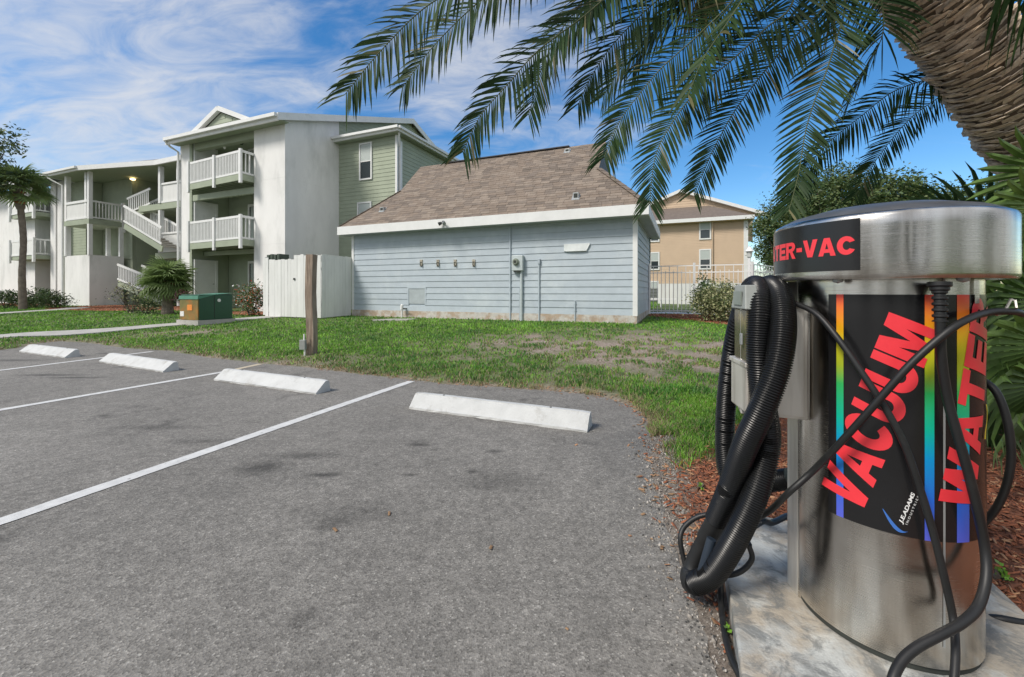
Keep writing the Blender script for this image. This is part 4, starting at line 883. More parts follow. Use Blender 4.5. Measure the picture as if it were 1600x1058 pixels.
# ------------------------------------------------------------------ green transformer cabinet
ta, tb_ = -13.12, 7.76; zt0 = .30
tr = thing('transformer_cabinet', 'dark green utility transformer cabinet with rusty yellowed front, beside the sidewalk', 'utility box', W(ta-.4, tb_+.5, zt0))
q = MB(); q.box(ta-.98, ta+.04, tb_-.04, tb_+1.06, .1, zt0+.04); q.build('pad', M_conc, tr)
q = MB(); q.box(ta-.88, ta, tb_+.02, tb_+1.0, zt0+.04, zt0+.80); q.build('cabinet', M_boxgreen, tr, bevel=.02)
q = MB(); q.box(ta-.87, ta-.02, tb_-.01, tb_+.019, zt0+.05, zt0+.66); q.build('front_panel', M_rust, tr, label='rust-stained yellow green front panel')
q = MB(); q.hexa([W(ta-.89, tb_-.03, zt0+.66), W(ta+.01, tb_-.03, zt0+.66), W(ta+.01, tb_+.5, zt0+.803), W(ta-.89, tb_+.5, zt0+.803), W(ta-.89, tb_-.02, zt0+.76), W(ta+.01, tb_-.02, zt0+.76), W(ta+.01, tb_+1.01, zt0+.84), W(ta-.89, tb_+1.01, zt0+.84)]); q.build('lid', M_boxtop, tr)
q = MB(); q.box(ta-.5, ta-.28, tb_-.018, tb_-.012, zt0+.33, zt0+.5); q.build('warning_sticker', mat('orange_sticker', (.75, .25, .04), .5, var=.2, scale=25), tr)
q = MB(); q.box(ta-.84, ta-.66, tb_-.018, tb_-.012, zt0+.15, zt0+.30); q.build('warning_sticker', mat('white_sticker', (.7, .7, .68), .5, var=.2, scale=25), tr)
q = MB(); c = W(ta+.003, tb_+.58, zt0+.62); q.tube([c, c+Vector(W(.006, 0, 0))], .05, 18); q.build('round_sticker', mat('white_sticker', (.7, .7, .68)), tr)
q = MB(); q.box(ta, ta+.006, tb_+.44, tb_+.455, zt0+.08, zt0+.76); q.build('door_seam', M_dark, tr)

# ------------------------------------------------------------------ white metal pool fence, lamp, inner fence
FB = 15.95
def metal_fence(name, pts, label, zb0=.38):
    f = thing(name, label, 'fence', (pts[0].x, pts[0].y, zb0))
    for p, q_ in zip(pts[:-1], pts[1:]):
        r = MB()
        for z in (zb0+.12, zb0+1.48, zb0+1.72): r.bar(p+Vector((0, 0, z)), q_+Vector((0, 0, z)), .03, .035)
        r.build('rail', M_vinyl, f)
        n = int((q_-p).length/.13); b = MB()
        for i in range(1, n):
            c = p.lerp(q_, i/n); b.bar(c+Vector((0, 0, zb0+.05)), c+Vector((0, 0, zb0+(1.72 if i % 2 else 1.56))), .018, .018)
        b.build('pickets', M_vinyl, f, kind='stuff')
    for p in pts:
        b = MB(); b.bar(p+Vector((0, 0, zb0-.05)), p+Vector((0, 0, zb0+1.82)), .06, .06); b.build('post', M_vinyl, f)
    return f
metal_fence('pool_fence', [V2(-1.15, FB), V2(.35, FB), V2(2.12, FB)], 'white metal picket fence running from the shed corner to the lamp')
metal_fence('pool_fence', [V2(2.2, FB)+Vector((.0, .12, 0)), Vector((10.0, 15.6, 0)), Vector((12.4, 18.6, 0))], 'white metal picket fence receding behind the vacuum canister')
lp = P(1171, 480, 14.6); lz = .38
lamp = thing('pool_lamp_post', 'white lamp post with small lantern by the pool fence corner', 'lamp post', (lp.x, lp.y, lz))
ht = H+(HY-384)/FPX*14.6-lz; c = Vector((lp.x, lp.y, lz))
q = MB(); q.tube([c, c+Vector((0, 0, ht-.42))], .045, 12); q.lathe(c, [(.09, 0), (.09, .1), (.05, .16)], 12); q.build('pole', M_vinyl, lamp)
q = MB(); q.lathe(c, [(.05, ht-.42), (.075, ht-.40), (.10, ht-.2), (.10, ht-.19)], 10); q.build('lantern', mat('lantern_glass', (.55, .57, .55), .2), lamp)
q = MB(); q.lathe(c, [(.15, ht-.2), (.12, ht-.16), (.05, ht-.06), (.02, ht-.03), (.025, ht-.01), (0, ht)], 12); q.build('lantern_cap', M_vinyl, lamp)
inf = thing('inner_board_fence', 'low white vinyl board fence beyond the pool deck', 'fence', W(1, 25, .4))
a0_ = onb(1028, 470, 25)[0]; a1_ = onb(1200, 470, 25)[0]; n = int((a1_-a0_)/.21)
for i in range(n): piece('board', inf, M_fence, W(a0_+(i+.5)*.21, 25+(.004 if i % 2 else 0), 1.0), (.2, .03, 1.25))
q = MB(); p = onb(1016, 474, 21); q.box(p[0]-.4, onb(1057, 474, 21)[0], 21, 21.35, .78, .86)
bn = q.build('pool_bench', M_vinyl); tag(bn, 'low white bench on the pool deck behind the shed corner', 'bench')
for k in range(3):
    q = MB(); x = p[0]-.3+k*.75; q.box(x, x+.06, 21.02, 21.3, .42, .78); q.build('leg', M_vinyl, bn)
q = MB(); p = onb(1022, 468, 30); q.box(p[0]-.4, p[0]+.4, 30, 30.8, .4, 1.45); ac = q.build('air_conditioner', M_greypl, bevel=.03); tag(ac, 'grey outdoor air conditioning unit under the tan wall', 'air conditioner')
q = MB()
for k in range(9): q.box(p[0]-.36, p[0]+.36, 29.985, 29.998, .5+k*.1, .54+k*.1)
q.build('grille', M_dark, ac, kind='stuff')

# ------------------------------------------------------------------ foliage
def leaves_np(centers, size, rg, up=.3, aspect=.45):
    n = len(centers); c = np.array(centers)
    d = rg.normal(size=(n, 3)); d[:, 2] = d[:, 2]*.6+up*.5; d /= np.linalg.norm(d, axis=1)[:, None]
    r = rg.normal(size=(n, 3)); s = np.cross(d, r); s /= np.linalg.norm(s, axis=1)[:, None]
    L_ = (size*rg.uniform(.6, 1.3, n))[:, None]; w = L_*aspect
    nrm_ = np.cross(d, s)
    v = np.stack([c, c+d*L_*.5+s*w*.5+nrm_*L_*.08, c+d*L_, c+d*L_*.5-s*w*.5+nrm_*L_*.08], 1).reshape(-1, 3)
    f = np.arange(4*n).reshape(-1, 4); return v, f
def clump_points(center, radii, n_cl, per, rg, shell=.7, cl=.28, flat=1.0):
    pts = []
    for _ in range(n_cl):
        d = rg.normal(size=3); d /= np.linalg.norm(d); rr = shell+(1-shell)*rg.random() if rg.random() < .75 else rg.random()*shell
        c = np.array(center)+d*rr*np.array(radii)*rg.uniform(.8, 1.08)
        pts.append(c+rg.normal(size=(per, 3))*np.array(radii)*cl*rg.uniform(.6, 1.2)*np.array([1, 1, flat]))
    return np.concatenate(pts)
def shrub(name, label, cat, base, radii, n_cl, per, leaf, mats, seed, group=None, h0=None, stems=6, trunk=None, weights=None, cl=.22, aspect=.45, shell=.7, extra=None):
    rg = np.random.default_rng(seed); base = Vector(base); t = thing(name, label, cat, base, group)
    c = (0, 0, h0 if h0 is not None else radii[2]*.95)
    pts = clump_points(c, radii, n_cl, per, rg, cl=cl, shell=shell); pts = pts[pts[:, 2] > .02]
    v, f = leaves_np(pts, leaf, rg, aspect=aspect)
    mi = rg.choice(len(mats), len(f), p=weights)
    npmesh('crown', v, f, mats, mi, parent=t, fs=4)
    q = MB()
    if trunk:
        r0, hb = trunk; q.tube([base+Vector((0, 0, -.1)), base+Vector((.05*r0, 0, hb*.5)), base+Vector((0, .1, hb))], [r0, r0*.8, r0*.6], 8)
        for k in range(stems):
            a = 2*pi*k/stems+rg.random(); e = Vector((cos(a)*radii[0]*.7, sin(a)*radii[1]*.7, c[2]+radii[2]*rg.uniform(-.1, .6)))
            q.tube([base+Vector((0, 0, hb*.9)), base+e*.5+Vector((0, 0, hb*.45)), base+e], [r0*.5, r0*.3, r0*.1], 6)
        q.build('trunk', M_bark, t)
    else:
        for k in range(stems):
            a = 2*pi*k/stems+rg.random(); e = Vector((cos(a)*radii[0]*.6, sin(a)*radii[1]*.6, c[2]+radii[2]*rg.uniform(-.2, .5)))
            q.tube([base+Vector((cos(a)*.04, sin(a)*.04, -.05)), base+e*.5, base+e], [.018, .012, .005], 5)
        q.build('stem', M_bark, t)
    return t
def gb_(px, py, Y): x = (px-CX)/FPX*Y; return (x, Y, hz(x, Y))
shrub('variegated_shrub', 'rounded cream and green variegated shrub beside the pool fence', 'shrub', gb_(1122, 497, 11.9), (.70, .6, .56), 75, 95, .075, [M_var, M_f3, M_f2], 11, weights=[.5, .3, .2], h0=.58)
shrub('glossy_shrub', 'taller dark glossy shrub left of the variegated shrub', 'shrub', gb_(1099, 490, 13.0), (.30, .3, .62), 22, 26, .11, [M_f2, M_f1], 12, h0=.75, cl=.25)
shrub('flowering_shrub', 'leafy shrub with orange red flowers beside the white gate boards', 'shrub', gb_(392, 482, 15.4), (.5, .5, .62), 50, 50, .085, [M_f1, M_f3, M_red, M_white], 13, weights=[.5, .27, .13, .10], h0=.6)
for i, (px, Y, w, lab) in enumerate(((10, 22.0, .95, 'low dark shrub at the foot of the fan palm, outermost of the row'), (52, 22.2, .8, 'low dark shrub in the row between palm trunk and stucco porch'), (84, 21.8, .85, 'low light green shrub in the row nearest the stucco porch'))):
    shrub('hedge_shrub', lab, 'shrub', gb_(px, 475, Y), (w, .6, .5), 40, 45, .11, [M_f1, M_f2, M_f3] if i == 2 else [M_f2, M_f1, M_f3], 20+i, 'shrubs below the left balconies', weights=[.5, .38, .12], h0=.45)
bare = shrub('bare_shrub', 'sparse twiggy half bare shrub in front of the stucco porch', 'shrub', gb_(205, 477, 17.2), (.95, .5, .65), 40, 11, .09, [M_var, M_f2, M_bark], 31, weights=[.3, .3, .4], h0=.65, stems=14, cl=.2)
shrub('hedge_shrub', 'low ragged brown green shrub under the stair rail', 'shrub', gb_(228, 478, 16.6), (.6, .4, .38), 25, 30, .09, [M_f2, M_var, M_f1], 33, weights=[.5, .2, .3], h0=.35)
shrub('ti_plant', 'small maroon leaved plant beside the green transformer', 'plant', gb_(287, 475, 15.4), (.22, .2, .4), 10, 12, .2, [M_ti, M_f2], 34, weights=[.8, .2], h0=.6, aspect=.25)
rgt = [(1232, 30, 2.6, 4.0, 4.5, 'dense green tree crown beside the tan building'), (1300, 26, 3.4, 3.4, 6.0, 'spreading fine leaved tree rising above the vacuum cap'), (1395, 25, 3.0, 3.2, 5.2, 'fine leaved tree standing behind the vacuum cap near the palm trunk'), (1540, 24, 4, 3.5, 4.8, 'green tree hidden behind the leaning palm trunk')]
for i, (px, Y, w, hr, hc, lab) in enumerate(rgt):
    x = (px-CX)/FPX*Y; shrub('background_tree', lab, 'tree', (x, Y, .4), (w, w*.8, hr*.75), 190, 130, .2, [M_f1, M_f2, M_f3], 40+i, 'trees beyond the pool', trunk=(.2, 2.2), weights=[.4, .15, .45], h0=hc, cl=.13, shell=.6)
x = (-75-CX)/FPX*19; tl = shrub('left_tree', 'fine leaved tree whose branch tips enter the left edge above the palm', 'tree', (x, 19, .3), (2.9, 1.6, 2.2), 60, 60, .20, [M_f2, M_f1, M_f3], 51, trunk=(.18, 4), weights=[.5, .1, .4], h0=7.2, cl=.12)
# reflections need a world behind the camera too: trees and a parked row side of the street
for i, (x, y, w, h_) in enumerate(((-9, -16, 3.5, 6), (-1.5, -19, 3.2, 5), (8, -15, 3.4, 6), (15, -8, 3.6, 6.5), (-20, -12, 4, 6))):
    shrub('street_tree', ''+('tall','round','wide','broad','bushy')[i]+' green tree across the lot behind the viewer', 'tree', (x, y, 0), (w, w, h_*.45), 70, 40, .45, [M_f1, M_f2], 60+i, 'trees across the lot', trunk=(.2, 2.5), h0=h_*.65, cl=.16)

# fan palm leaf mesh
def fan_leaf(nm, R, nseg, m, droop=.25, pet=.5, seed=1, width=.055, split=.35, spread=250):
    rg = np.random.default_rng(seed); q = MB()
    q.mi = 1; q.tube([(0, 0, 0), (pet*.5, 0, pet*.06), (pet, 0, 0)], [.016, .012, .01], 5, cap=False); q.mi = 0
    for i in range(nseg):
        a = radians(-spread/2+spread*i/(nseg-1)); L_ = R*(.72+.28*cos(a*.55))*rg.uniform(.92, 1.06)
        d = Vector((cos(a), sin(a), 0)); s = Vector((-sin(a), cos(a), 0)); c = Vector((pet, 0, 0)); w = width*R
        tip = -droop*L_*rg.uniform(.7, 1.5)
        p0 = c+d*.02; p1 = c+d*L_*.5+Vector((0, 0, .04*L_)); p2 = c+d*L_*.82+Vector((0, 0, tip*.35)); p3 = c+d*L_+Vector((0, 0, tip))
        f_ = Vector((0, 0, .012+.02*R))
        q.add([p0, p1-s*w+f_, p1-f_*.2, p1+s*w+f_, p2-s*w*.6+f_*.5, p2, p2+s*w*.6+f_*.5, p3], [(0, 1, 2), (0, 2, 3), (1, 4, 5, 2), (2, 5, 6, 3), (4, 7, 5), (5, 7, 6)])
    me = bpy.data.meshes.new(nm); me.from_pydata([tuple(v) for v in q.v], [], q.f); me.materials.append(m); me.materials.append(M_rachis); me.polygons.foreach_set('material_index', q.m); me.update(); return me
def fan_palm(name, label, base, trunk_pts, r0, n, R, m, seed, pet=.6, low=-40, hi=80, skirt=True, boots=True):
    rg = random.Random(seed); t = thing(name, label, 'palm', base)
    if trunk_pts:
        q = MB(); path = spline(trunk_pts, 26); rr = [r0*(1.12-.25*min(1, i/8)+(.02 if i % 2 else -.02)*1.5+(.35 if boots and i > 20 else 0)) for i in range(27)]
        q.tube(path, rr, 14); q.build('trunk', mat('sabal_trunk', (.19, .16, .13), .95, var=.3, scale=7, bump=.7, bscale=30), t); top = path[-1]
        if boots:
            for k in range(16):
                a = k*2.4; p = path[21+k % 5]; b = MB(); d = Vector((cos(a), sin(a), .9)).normalized(); b.bar(p+d*r0*.5, p+d*(r0*2.3), .09, .03); b.build('leaf_boot', mat('orange_brown_boot', (.26, .13, .055), .9, var=.3), t)
    else: top = Vector(base)+Vector((0, 0, .1))
    mes = [fan_leaf('palm_leaf', R, 26, m, seed=seed+k, pet=pet, droop=.18+.12*k) for k in range(3)]
    for i in range(n):
        o = bpy.data.objects.new('palm_leaf', mes[i % 3]); col.objects.link(o); o.parent = t; o.location = Vector(top)-Vector(base)
        el = radians(low+(hi-low)*((i+.5)/n)**.8); az = i*2.399+rg.uniform(-.2, .2); s_ = rg.uniform(.85, 1.1)
        o.rotation_euler = (rg.uniform(-.5, .5), -el, az); o.scale = (s_, s_, s_)
    return t
x, y, z = gb_(36, 470, 20.5)
fan_palm('cabbage_palm', 'tall cabbage palm with brown trunk in front of the leftmost balconies', (x, y, z), [(x, y, z-.1), (x-.05, y, z+1.8), (x+.02, y, z+3.4), (x-.1, y, z+4.8), (x-.25, y, z+5.95)], .14, 26, .75, mat('cabbage_palm_leaf', (.20, .28, .10), .45, var=.3, scale=4, transl=.42), 5, pet=.65)
x, y, z = gb_(262, 476, 16.4)
fan_palm('cabbage_palm', 'short bushy fan palm with brown skirt left of the transformer', (x, y, z), [(x, y, z-.1), (x, y, z+.4), (x+.03, y, z+.8), (x, y, z+1.2)], .2, 40, .7, mat('cabbage_palm_leaf', (.13, .19, .06)), 9, pet=.42, low=-50, hi=80)

# ------------------------------------------------------------------ leaning date palm
K = Vector((1.30, 2.02, 3.78)); tbase = Vector((3.92, 2.55, .1))
tp = spline([(3.98, 2.55, -.15), (3.85, 2.53, .55), (3.58, 2.48, 1.2), (3.20, 2.40, 1.80), (2.71, 2.30, 2.30), (2.22, 2.20, 2.76), (1.75, 2.10, 3.25), (1.30, 2.02, 3.75)], 120)
palm = thing('date_palm', 'leaning date palm with scaly tan trunk and long drooping fronds overhead', 'palm', tbase)
def trunk_r(i): return .208-.045*i/120
q = MB(); q.tube(tp, [trunk_r(i)-.015 for i in range(121)], 28); q.build('trunk', M_trunk, palm, smooth=True)
# leaf bases in spiral rows
step = .021; ring = resample(tp, step); nr = len(ring); u = Vector((0, 1, 0)); sc_list = []
um = bpy.data.meshes.new('leaf_base'); um.from_pydata([(-.5, -.12, 0), (.5, -.12, 0), (.38, .45, .55), (-.38, .45, .55), (-.5, -.3, .16), (.5, -.3, .16), (.44, .55, 1), (-.44, .55, .9), (0, .0, .75), (0, .75, 1.15)], [],
    [(0, 1, 2, 3), (0, 4, 5, 1), (4, 7, 8), (4, 8, 5), (5, 8, 6), (7, 9, 8), (8, 9, 6), (3, 2, 6, 9, 7), (1, 5, 6, 2), (0, 3, 7, 4)]); um.update()
um2 = um.copy(); um.materials.append(M_scaleA); um2.materials.append(M_scaleB)
for i in range(2, nr-2):
    T_ = (ring[i+1]-ring[i-1]).normalized(); u = (u-T_*u.dot(T_)).normalized(); w_ = T_.cross(u); n_ = 15; R_ = .198-.045*i/nr
    for k in range(n_):
        a = 2*pi*(k+.5*(i % 2)+.16*i)/n_+random.uniform(-.07, .07); d = u*cos(a)+w_*sin(a); p = ring[i]+d*R_+T_*random.uniform(-.012, .012)
        tang = T_.cross(d)
        face = (Vector((0, 0, H))-p).normalized().dot(d)
        inv = 0 if face < -.1 else 1
        Mx = Matrix.Translation(p)@Matrix((tang, T_, d)).transposed().to_4x4()@Matrix.Diagonal((2*pi*R_/n_*1.25*random.uniform(.85, 1.2), step*1.25*random.uniform(.6, 1.35), .025*random.uniform(.4, 1.7), 1))
        sc_list.append((-inv*100+(p-Vector((0, 0, H))).length+(0 if (p.z-H)/p.y < .75 else 1.5), Mx, random.random() < .65))
sc_list.sort(key=lambda t: t[0]); rest = MB(); off = Matrix.Translation(-tbase)
for i, (_, Mx, A_) in enumerate(sc_list):
    if i < 300:
        o = bpy.data.objects.new('leaf_base', um if A_ else um2); col.objects.link(o); o.parent = palm; o.matrix_local = off@Mx
    else:
        rest.mi = 0 if A_ else 1; rest.add([Mx@v.co for v in um.vertices], [tuple(p.vertices) for p in um.polygons])
rest.build('leaf_bases', [M_scaleA, M_scaleB], palm, kind='stuff')

def frond(parent, pts, origin, seed, Lmax=.30, sp=.0165, start=.12, w=.0085, mats=(M_leafD, M_leafM, M_leafY), wts=(.62, .34, .04), droop=.35, rr=.014, fwd=.75, lift=.25, face=0):
    rg = np.random.default_rng(seed); path = resample(spline(pts, 80), sp); n = len(path); vs = []; fs = []; mi = []
    for i in range(int(n*start), n):
        t = i/(n-1); T_ = (path[min(i+1, n-1)]-path[max(i-1, 0)]).normalized(); hint = Vector((0, 0, 1))*(1-face)+(Vector((0, 0, H))-path[i]).normalized()*face; S = T_.cross(hint)
        if S.length < .15: S = T_.cross(Vector((0, 1, 0)))
        S.normalize(); U = S.cross(T_)
        Lf = Lmax*(min(1, .35+(t-start)*3.2))*(1-.45*max(0, (t-.55)/.45)**1.5)
        for sg in (-1, 1):
            if rg.random() < .04: continue
            l_ = Lf*rg.uniform(.82, 1.12); f_ = fwd+.9*max(0, t-.8)*3+rg.uniform(-.12, .12); lf = lift*rg.uniform(-.6, 1.4)
            d = (S*sg+T_*f_+U*lf).normalized(); wv = T_.cross(d).cross(d).normalized()*w*rg.uniform(.8, 1.3)
            wv = (wv+U*w*rg.uniform(-.5, .5)*1.0)
            dr = Vector((0, 0, -1))*l_*droop*rg.uniform(.5, 1.4)
            p0 = path[i]; p1 = p0+d*l_*.4+dr*.14; p2 = p0+d*l_*.75+dr*.5; p3 = p0+d*l_*.98+dr
            b = len(vs); vs += [p0-wv*.5, p0+wv*.5, p1-wv, p1+wv, p2-wv*.75, p2+wv*.75, p3]
            fs += [(b, b+1, b+3, b+2), (b+2, b+3, b+5, b+4), (b+4, b+5, b+6)]; m_ = int(rg.choice(3, p=wts)); mi += [m_]*3
    o0 = origin; me = bpy.data.meshes.new('frond'); me.from_pydata([tuple(v-o0) for v in vs], [], fs)
    for m in mats: me.materials.append(m)
    me.polygons.foreach_set('material_index', mi); me.update(); o = bpy.data.objects.new('frond', me); col.objects.link(o); o.parent = parent
    q = MB(); q.tube(path[::3]+[path[-1]], [rr*(1-.85*k/(len(path[::3]))) for k in range(len(path[::3])+1)], 6); r = q.build('stalk', M_rachis, None)
    for v in r.data.vertices: v.co -= o0
    r.parent = o
    return o
def FR(seed, Y0, Y1, pts, **k):
    n = len(pts); P3 = [K]+[P(x, y, Y0+(Y1-Y0)*(i+1)/n) for i, (x, y) in enumerate(pts)]; return frond(palm, P3, tbase, seed, **k)
FR(1, 2.0, 1.95, [(1020, -260), (840, -110), (740, -35), (660, 15), (590, 85), (537, 150)], Lmax=.25, droop=.28, w=.0056, sp=.0145, rr=.009, face=.5, fwd=.7)
FR(2, 2.0, 2.3, [(1000, -200), (830, -60), (740, 10), (675, 75), (628, 138)], Lmax=.25, droop=.28, w=.0056, sp=.0145, rr=.009, face=.5, fwd=.7)
FR(3, 2.0, 2.15, [(1080, -180), (1000, -60), (925, 15), (842, 78), (795, 130), (750, 182), (722, 240)], Lmax=.25, droop=.28, w=.0056, sp=.0145, rr=.009, face=.5, fwd=.7)
FR(4, 2.1, 2.6, [(1040, -140), (930, -20), (875, 50), (845, 110), (826, 178)], Lmax=.25, droop=.28, w=.0056, sp=.0145, rr=.009, face=.5, fwd=.7)
FR(5, 2.0, 2.25, [(1120, -120), (1060, -30), (1005, 20), (954, 74), (921, 125), (904, 162)], Lmax=.25, droop=.28, w=.0056, sp=.0145, rr=.009, face=.5, fwd=.7)
FR(6, 2.1, 2.7, [(1140, -100), (1080, 0), (1020, 50), (975, 100), (942, 152)], Lmax=.25, droop=.28, w=.0056, sp=.0145, rr=.009, face=.5, fwd=.7)
FR(7, 2.0, 2.0, [(1200, -120), (1160, -20), (1096, 50), (1035, 105), (995, 152), (965, 195), (943, 248)], Lmax=.20, fwd=.75, face=.72, w=.0044, sp=.0125, rr=.008)
FR(8, 2.0, 1.9, [(1250, -120), (1240, 0), (1197, 44), (1147, 91), (1096, 134), (1052, 189), (1024, 245), (1015, 318)], Lmax=.20, fwd=.8, droop=.15, start=.2, face=.72, w=.0044, sp=.0125, rr=.008)
FR(9, 2.0, 2.05, [(1290, -100), (1290, 0), (1262, 37), (1224, 76), (1184, 125), (1147, 175), (1114, 235), (1084, 302)], Lmax=.20, fwd=.8, droop=.15, start=.2, face=.72, w=.0044, sp=.0125, rr=.008)
FR(10, 2.0, 1.9, [(1300, -120), (1320, 0), (1305, 67), (1290, 115), (1272, 160), (1258, 209), (1248, 270), (1232, 332)], Lmax=.20, fwd=.8, droop=.12, start=.2, face=.72, w=.0044, sp=.0125, rr=.008)
FR(11, 2.3, 2.6, [(1400, -120), (1490, 10), (1500, 90), (1460, 119), (1396, 143), (1345, 182), (1298, 220), (1262, 262), (1246, 305)], Lmax=.20, start=.25, face=.72, w=.0044, sp=.0125, rr=.008)
FR(12, 2.4, 2.8, [(1420, -120), (1530, 20), (1525, 110), (1478, 145), (1428, 180), (1390, 222), (1358, 267), (1336, 308)], Lmax=.20, start=.25, fwd=.7, droop=.15, face=.72, w=.0044, sp=.0125, rr=.008)
FR(13, 2.0, 1.8, [(1480, -200), (1580, -60), (1650, 60), (1700, 180)], Lmax=.33, start=.2)
FR(14, 2.0, 2.3, [(1420, -220), (1560, -120), (1640, 0), (1690, 110)], Lmax=.33, start=.2)
FR(15, 2.0, 2.2, [(1160, -160), (1110, -60), (1060, 0), (1020, 50), (990, 110)], Lmax=.22, w=.006, rr=.008)
FR(16, 2.0, 1.8, [(1200, -140), (1180, -40), (1140, 30), (1100, 90), (1075, 150)], Lmax=.22, w=.006, rr=.008)
FR(17, 2.0, 2.2, [(1330, -140), (1370, -30), (1380, 50), (1350, 110), (1325, 160)], Lmax=.22, w=.006, rr=.008, start=.2)
for k in range(6):      # fronds over the top and far side of the crown
    a = k*pi/6+.2; d = Vector((cos(a), sin(a), 0)); L_ = 2.3+.4*random.random()
    frond(palm, [K, K+d*L_*.3+Vector((0, 0, .6)), K+d*L_*.65+Vector((0, 0, .75)), K+d*L_+Vector((0, 0, .1 if d.y < 0 else .3))], tbase, 70+k, sp=.03, w=.012)
for (px, py, s_) in ((1078, 30, 1), (1100, 12, 1), (1300, 60, .8)):    # fruit stalks
    q = MB(); c = P(px, py, 2.2)
    for k in range(16):
        e = Vector((random.uniform(-.1, .1), random.uniform(-.08, .08), random.uniform(-.16, .02)))*s_; q.tube([c+Vector((0, 0, .25)), c+e*.4+Vector((0, 0, .08)), c+e], [.004, .003, .002], 4)
    q.build('fruit_stalk', mat('yellow_fruit_stalk', (.30, .25, .06), .6), palm)

# ------------------------------------------------------------------ palmetto clump right of the vacuum
pz = thing('saw_palmetto', 'bright green saw palmetto clump behind the vacuum at the right edge', 'palm', (3.2, 2.7, hz(3.2, 2.7)))
fm = [fan_leaf('palm_leaf', .62, 22, M_fan2, seed=90, pet=.35, droop=.12, width=.05), fan_leaf('palm_leaf', .6, 22, M_fan, seed=91, pet=.35, droop=.3, width=.045), fan_leaf('palm_leaf', .55, 20, M_leafM, seed=92, pet=.35, droop=.2, width=.04)]
def put_leaf(px, py, Y, az, el, roll, s_, m_):
    hub = P(px, py, Y); o = bpy.data.objects.new('palm_leaf', fm[m_]); col.objects.link(o); o.parent = pz
    R_ = Matrix.Rotation(radians(az), 4, 'Z')@Matrix.Rotation(radians(-el), 4, 'Y')@Matrix.Rotation(radians(roll), 4, 'X')
    o.matrix_local = Matrix.Translation(hub-Vector(pz.location))@R_@Matrix.Scale(s_, 4)@Matrix.Translation((-.35, 0, 0))
for a in ((1655, 265, 2.05, 170, 10, 70, .62, 0), (1640, 320, 2.0, 175, -5, 62, .6, 0), (1625, 350, 2.5, 150, 25, 60, .75, 2), (1530, 350, 2.9, 120, 45, 75, .8, 2), (1480, 360, 3.1, 100, 40, 60, .8, 2),
          (1640, 470, 2.1, 175, 10, 68, .72, 1), (1650, 540, 2.05, 178, 4, 60, .8, 0), (1640, 600, 2.1, 182, -4, 66, .75, 1), (1660, 650, 2.1, 180, -12, 58, .7, 1), (1600, 480, 2.6, 190, 15, 70, .85, 1),
          (1610, 560, 2.6, 170, 5, 65, .85, 2), (1600, 640, 2.6, 185, 0, 60, .8, 2), (1700, 420, 2.3, 170, 20, 66, .85, 1), (1690, 560, 2.2, 175, 0, 60, .85, 1), (1580, 440, 3.0, 160, 20, 60, .9, 2), (1560, 600, 3.1, 200, 10, 50, .9, 2), (1600, 690, 2.9, 180, 10, 40, .8, 2), (1740, 320, 2.4, 165, 25, 66, .9, 1),
          (1530, 520, 3.3, 150, 30, 60, 1.0, 2), (1650, 500, 3.2, 180, 30, 60, 1.1, 2), (1700, 600, 3.0, 200, 20, 60, 1.1, 2), (1560, 660, 3.3, 170, 30, 70, .9, 2)): put_leaf(*a)

# ------------------------------------------------------------------ vacuum station
vac = thing('vacuum_station', 'stainless self service car vacuum canister with black decals and coiled hoses', 'vacuum', (VC.x, VC.y, .1))
n0 = -Vector((VC.x, VC.y, 0)).normalized(); rt = Vector((-n0.y, n0.x, 0))
if rt.x < 0: rt = -rt
def cyl(phi, r, z): return Vector((VC.x, VC.y, z))+(n0*cos(phi)+rt*sin(phi))*r
def ang(px, r=RB):
    best = None
    for i in range(-1560, 1561):
        f_ = i/1000
        if abs(f_) > 1.44: continue
        p = cyl(f_, r, 0); e = abs(CX+FPX*p.x/p.y-px)
        if best is None or e < best[0]: best = (e, f_)
    return best[1]
def zat(px, py, r=RB): p = cyl(ang(px, r), r, 0); return H+(HY-py)/FPX*p.y
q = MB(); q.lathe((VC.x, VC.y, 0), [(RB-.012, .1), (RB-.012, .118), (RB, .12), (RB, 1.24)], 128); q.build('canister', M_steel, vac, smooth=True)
q = MB(); q.lathe((VC.x, VC.y, 0), [(0, .102), (RB-.005, .102), (RB-.005, .117)], 64); q.build('base_ring', M_dark, vac)
def dent(a, z):
    v = Vector((cos(a), sin(a), 0)); ph = atan2(v.dot(rt), v.dot(n0)); d0 = ang(1432, RC)
    return 1-.014*math.exp(-((ph-d0)/.035)**2)*(1 if 1.25 < z < 1.43 else 0)-.004*math.exp(-((ph+.2)/.1)**2)
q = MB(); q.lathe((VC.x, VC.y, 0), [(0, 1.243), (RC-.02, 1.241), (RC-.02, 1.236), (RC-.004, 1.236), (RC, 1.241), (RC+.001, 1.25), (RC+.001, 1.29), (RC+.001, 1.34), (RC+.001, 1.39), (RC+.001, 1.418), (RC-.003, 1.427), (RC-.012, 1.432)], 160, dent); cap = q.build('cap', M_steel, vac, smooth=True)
q = MB(); q.lathe((VC.x, VC.y, 0), [(RC-.012, 1.431), (RC-.02, 1.437), (RC-.05, 1.452), (RC-.13, 1.474), (RC-.22, 1.484), (0, 1.488)], 96); q.build('dome', mat('dark_blue_dome', (.085, .09, .10), .35, var=.2, scale=15), cap, smooth=True)
q = MB()
for ph in (ang(1309, RC-.03), ang(1505, RC-.03)): c = cyl(ph, RC-.03, 1.232); q.lathe(c, [(0, -.008), (.012, -.004), (.014, .0), (.014, .006)], 8)
q.build('cap_bolt', M_galv, cap)

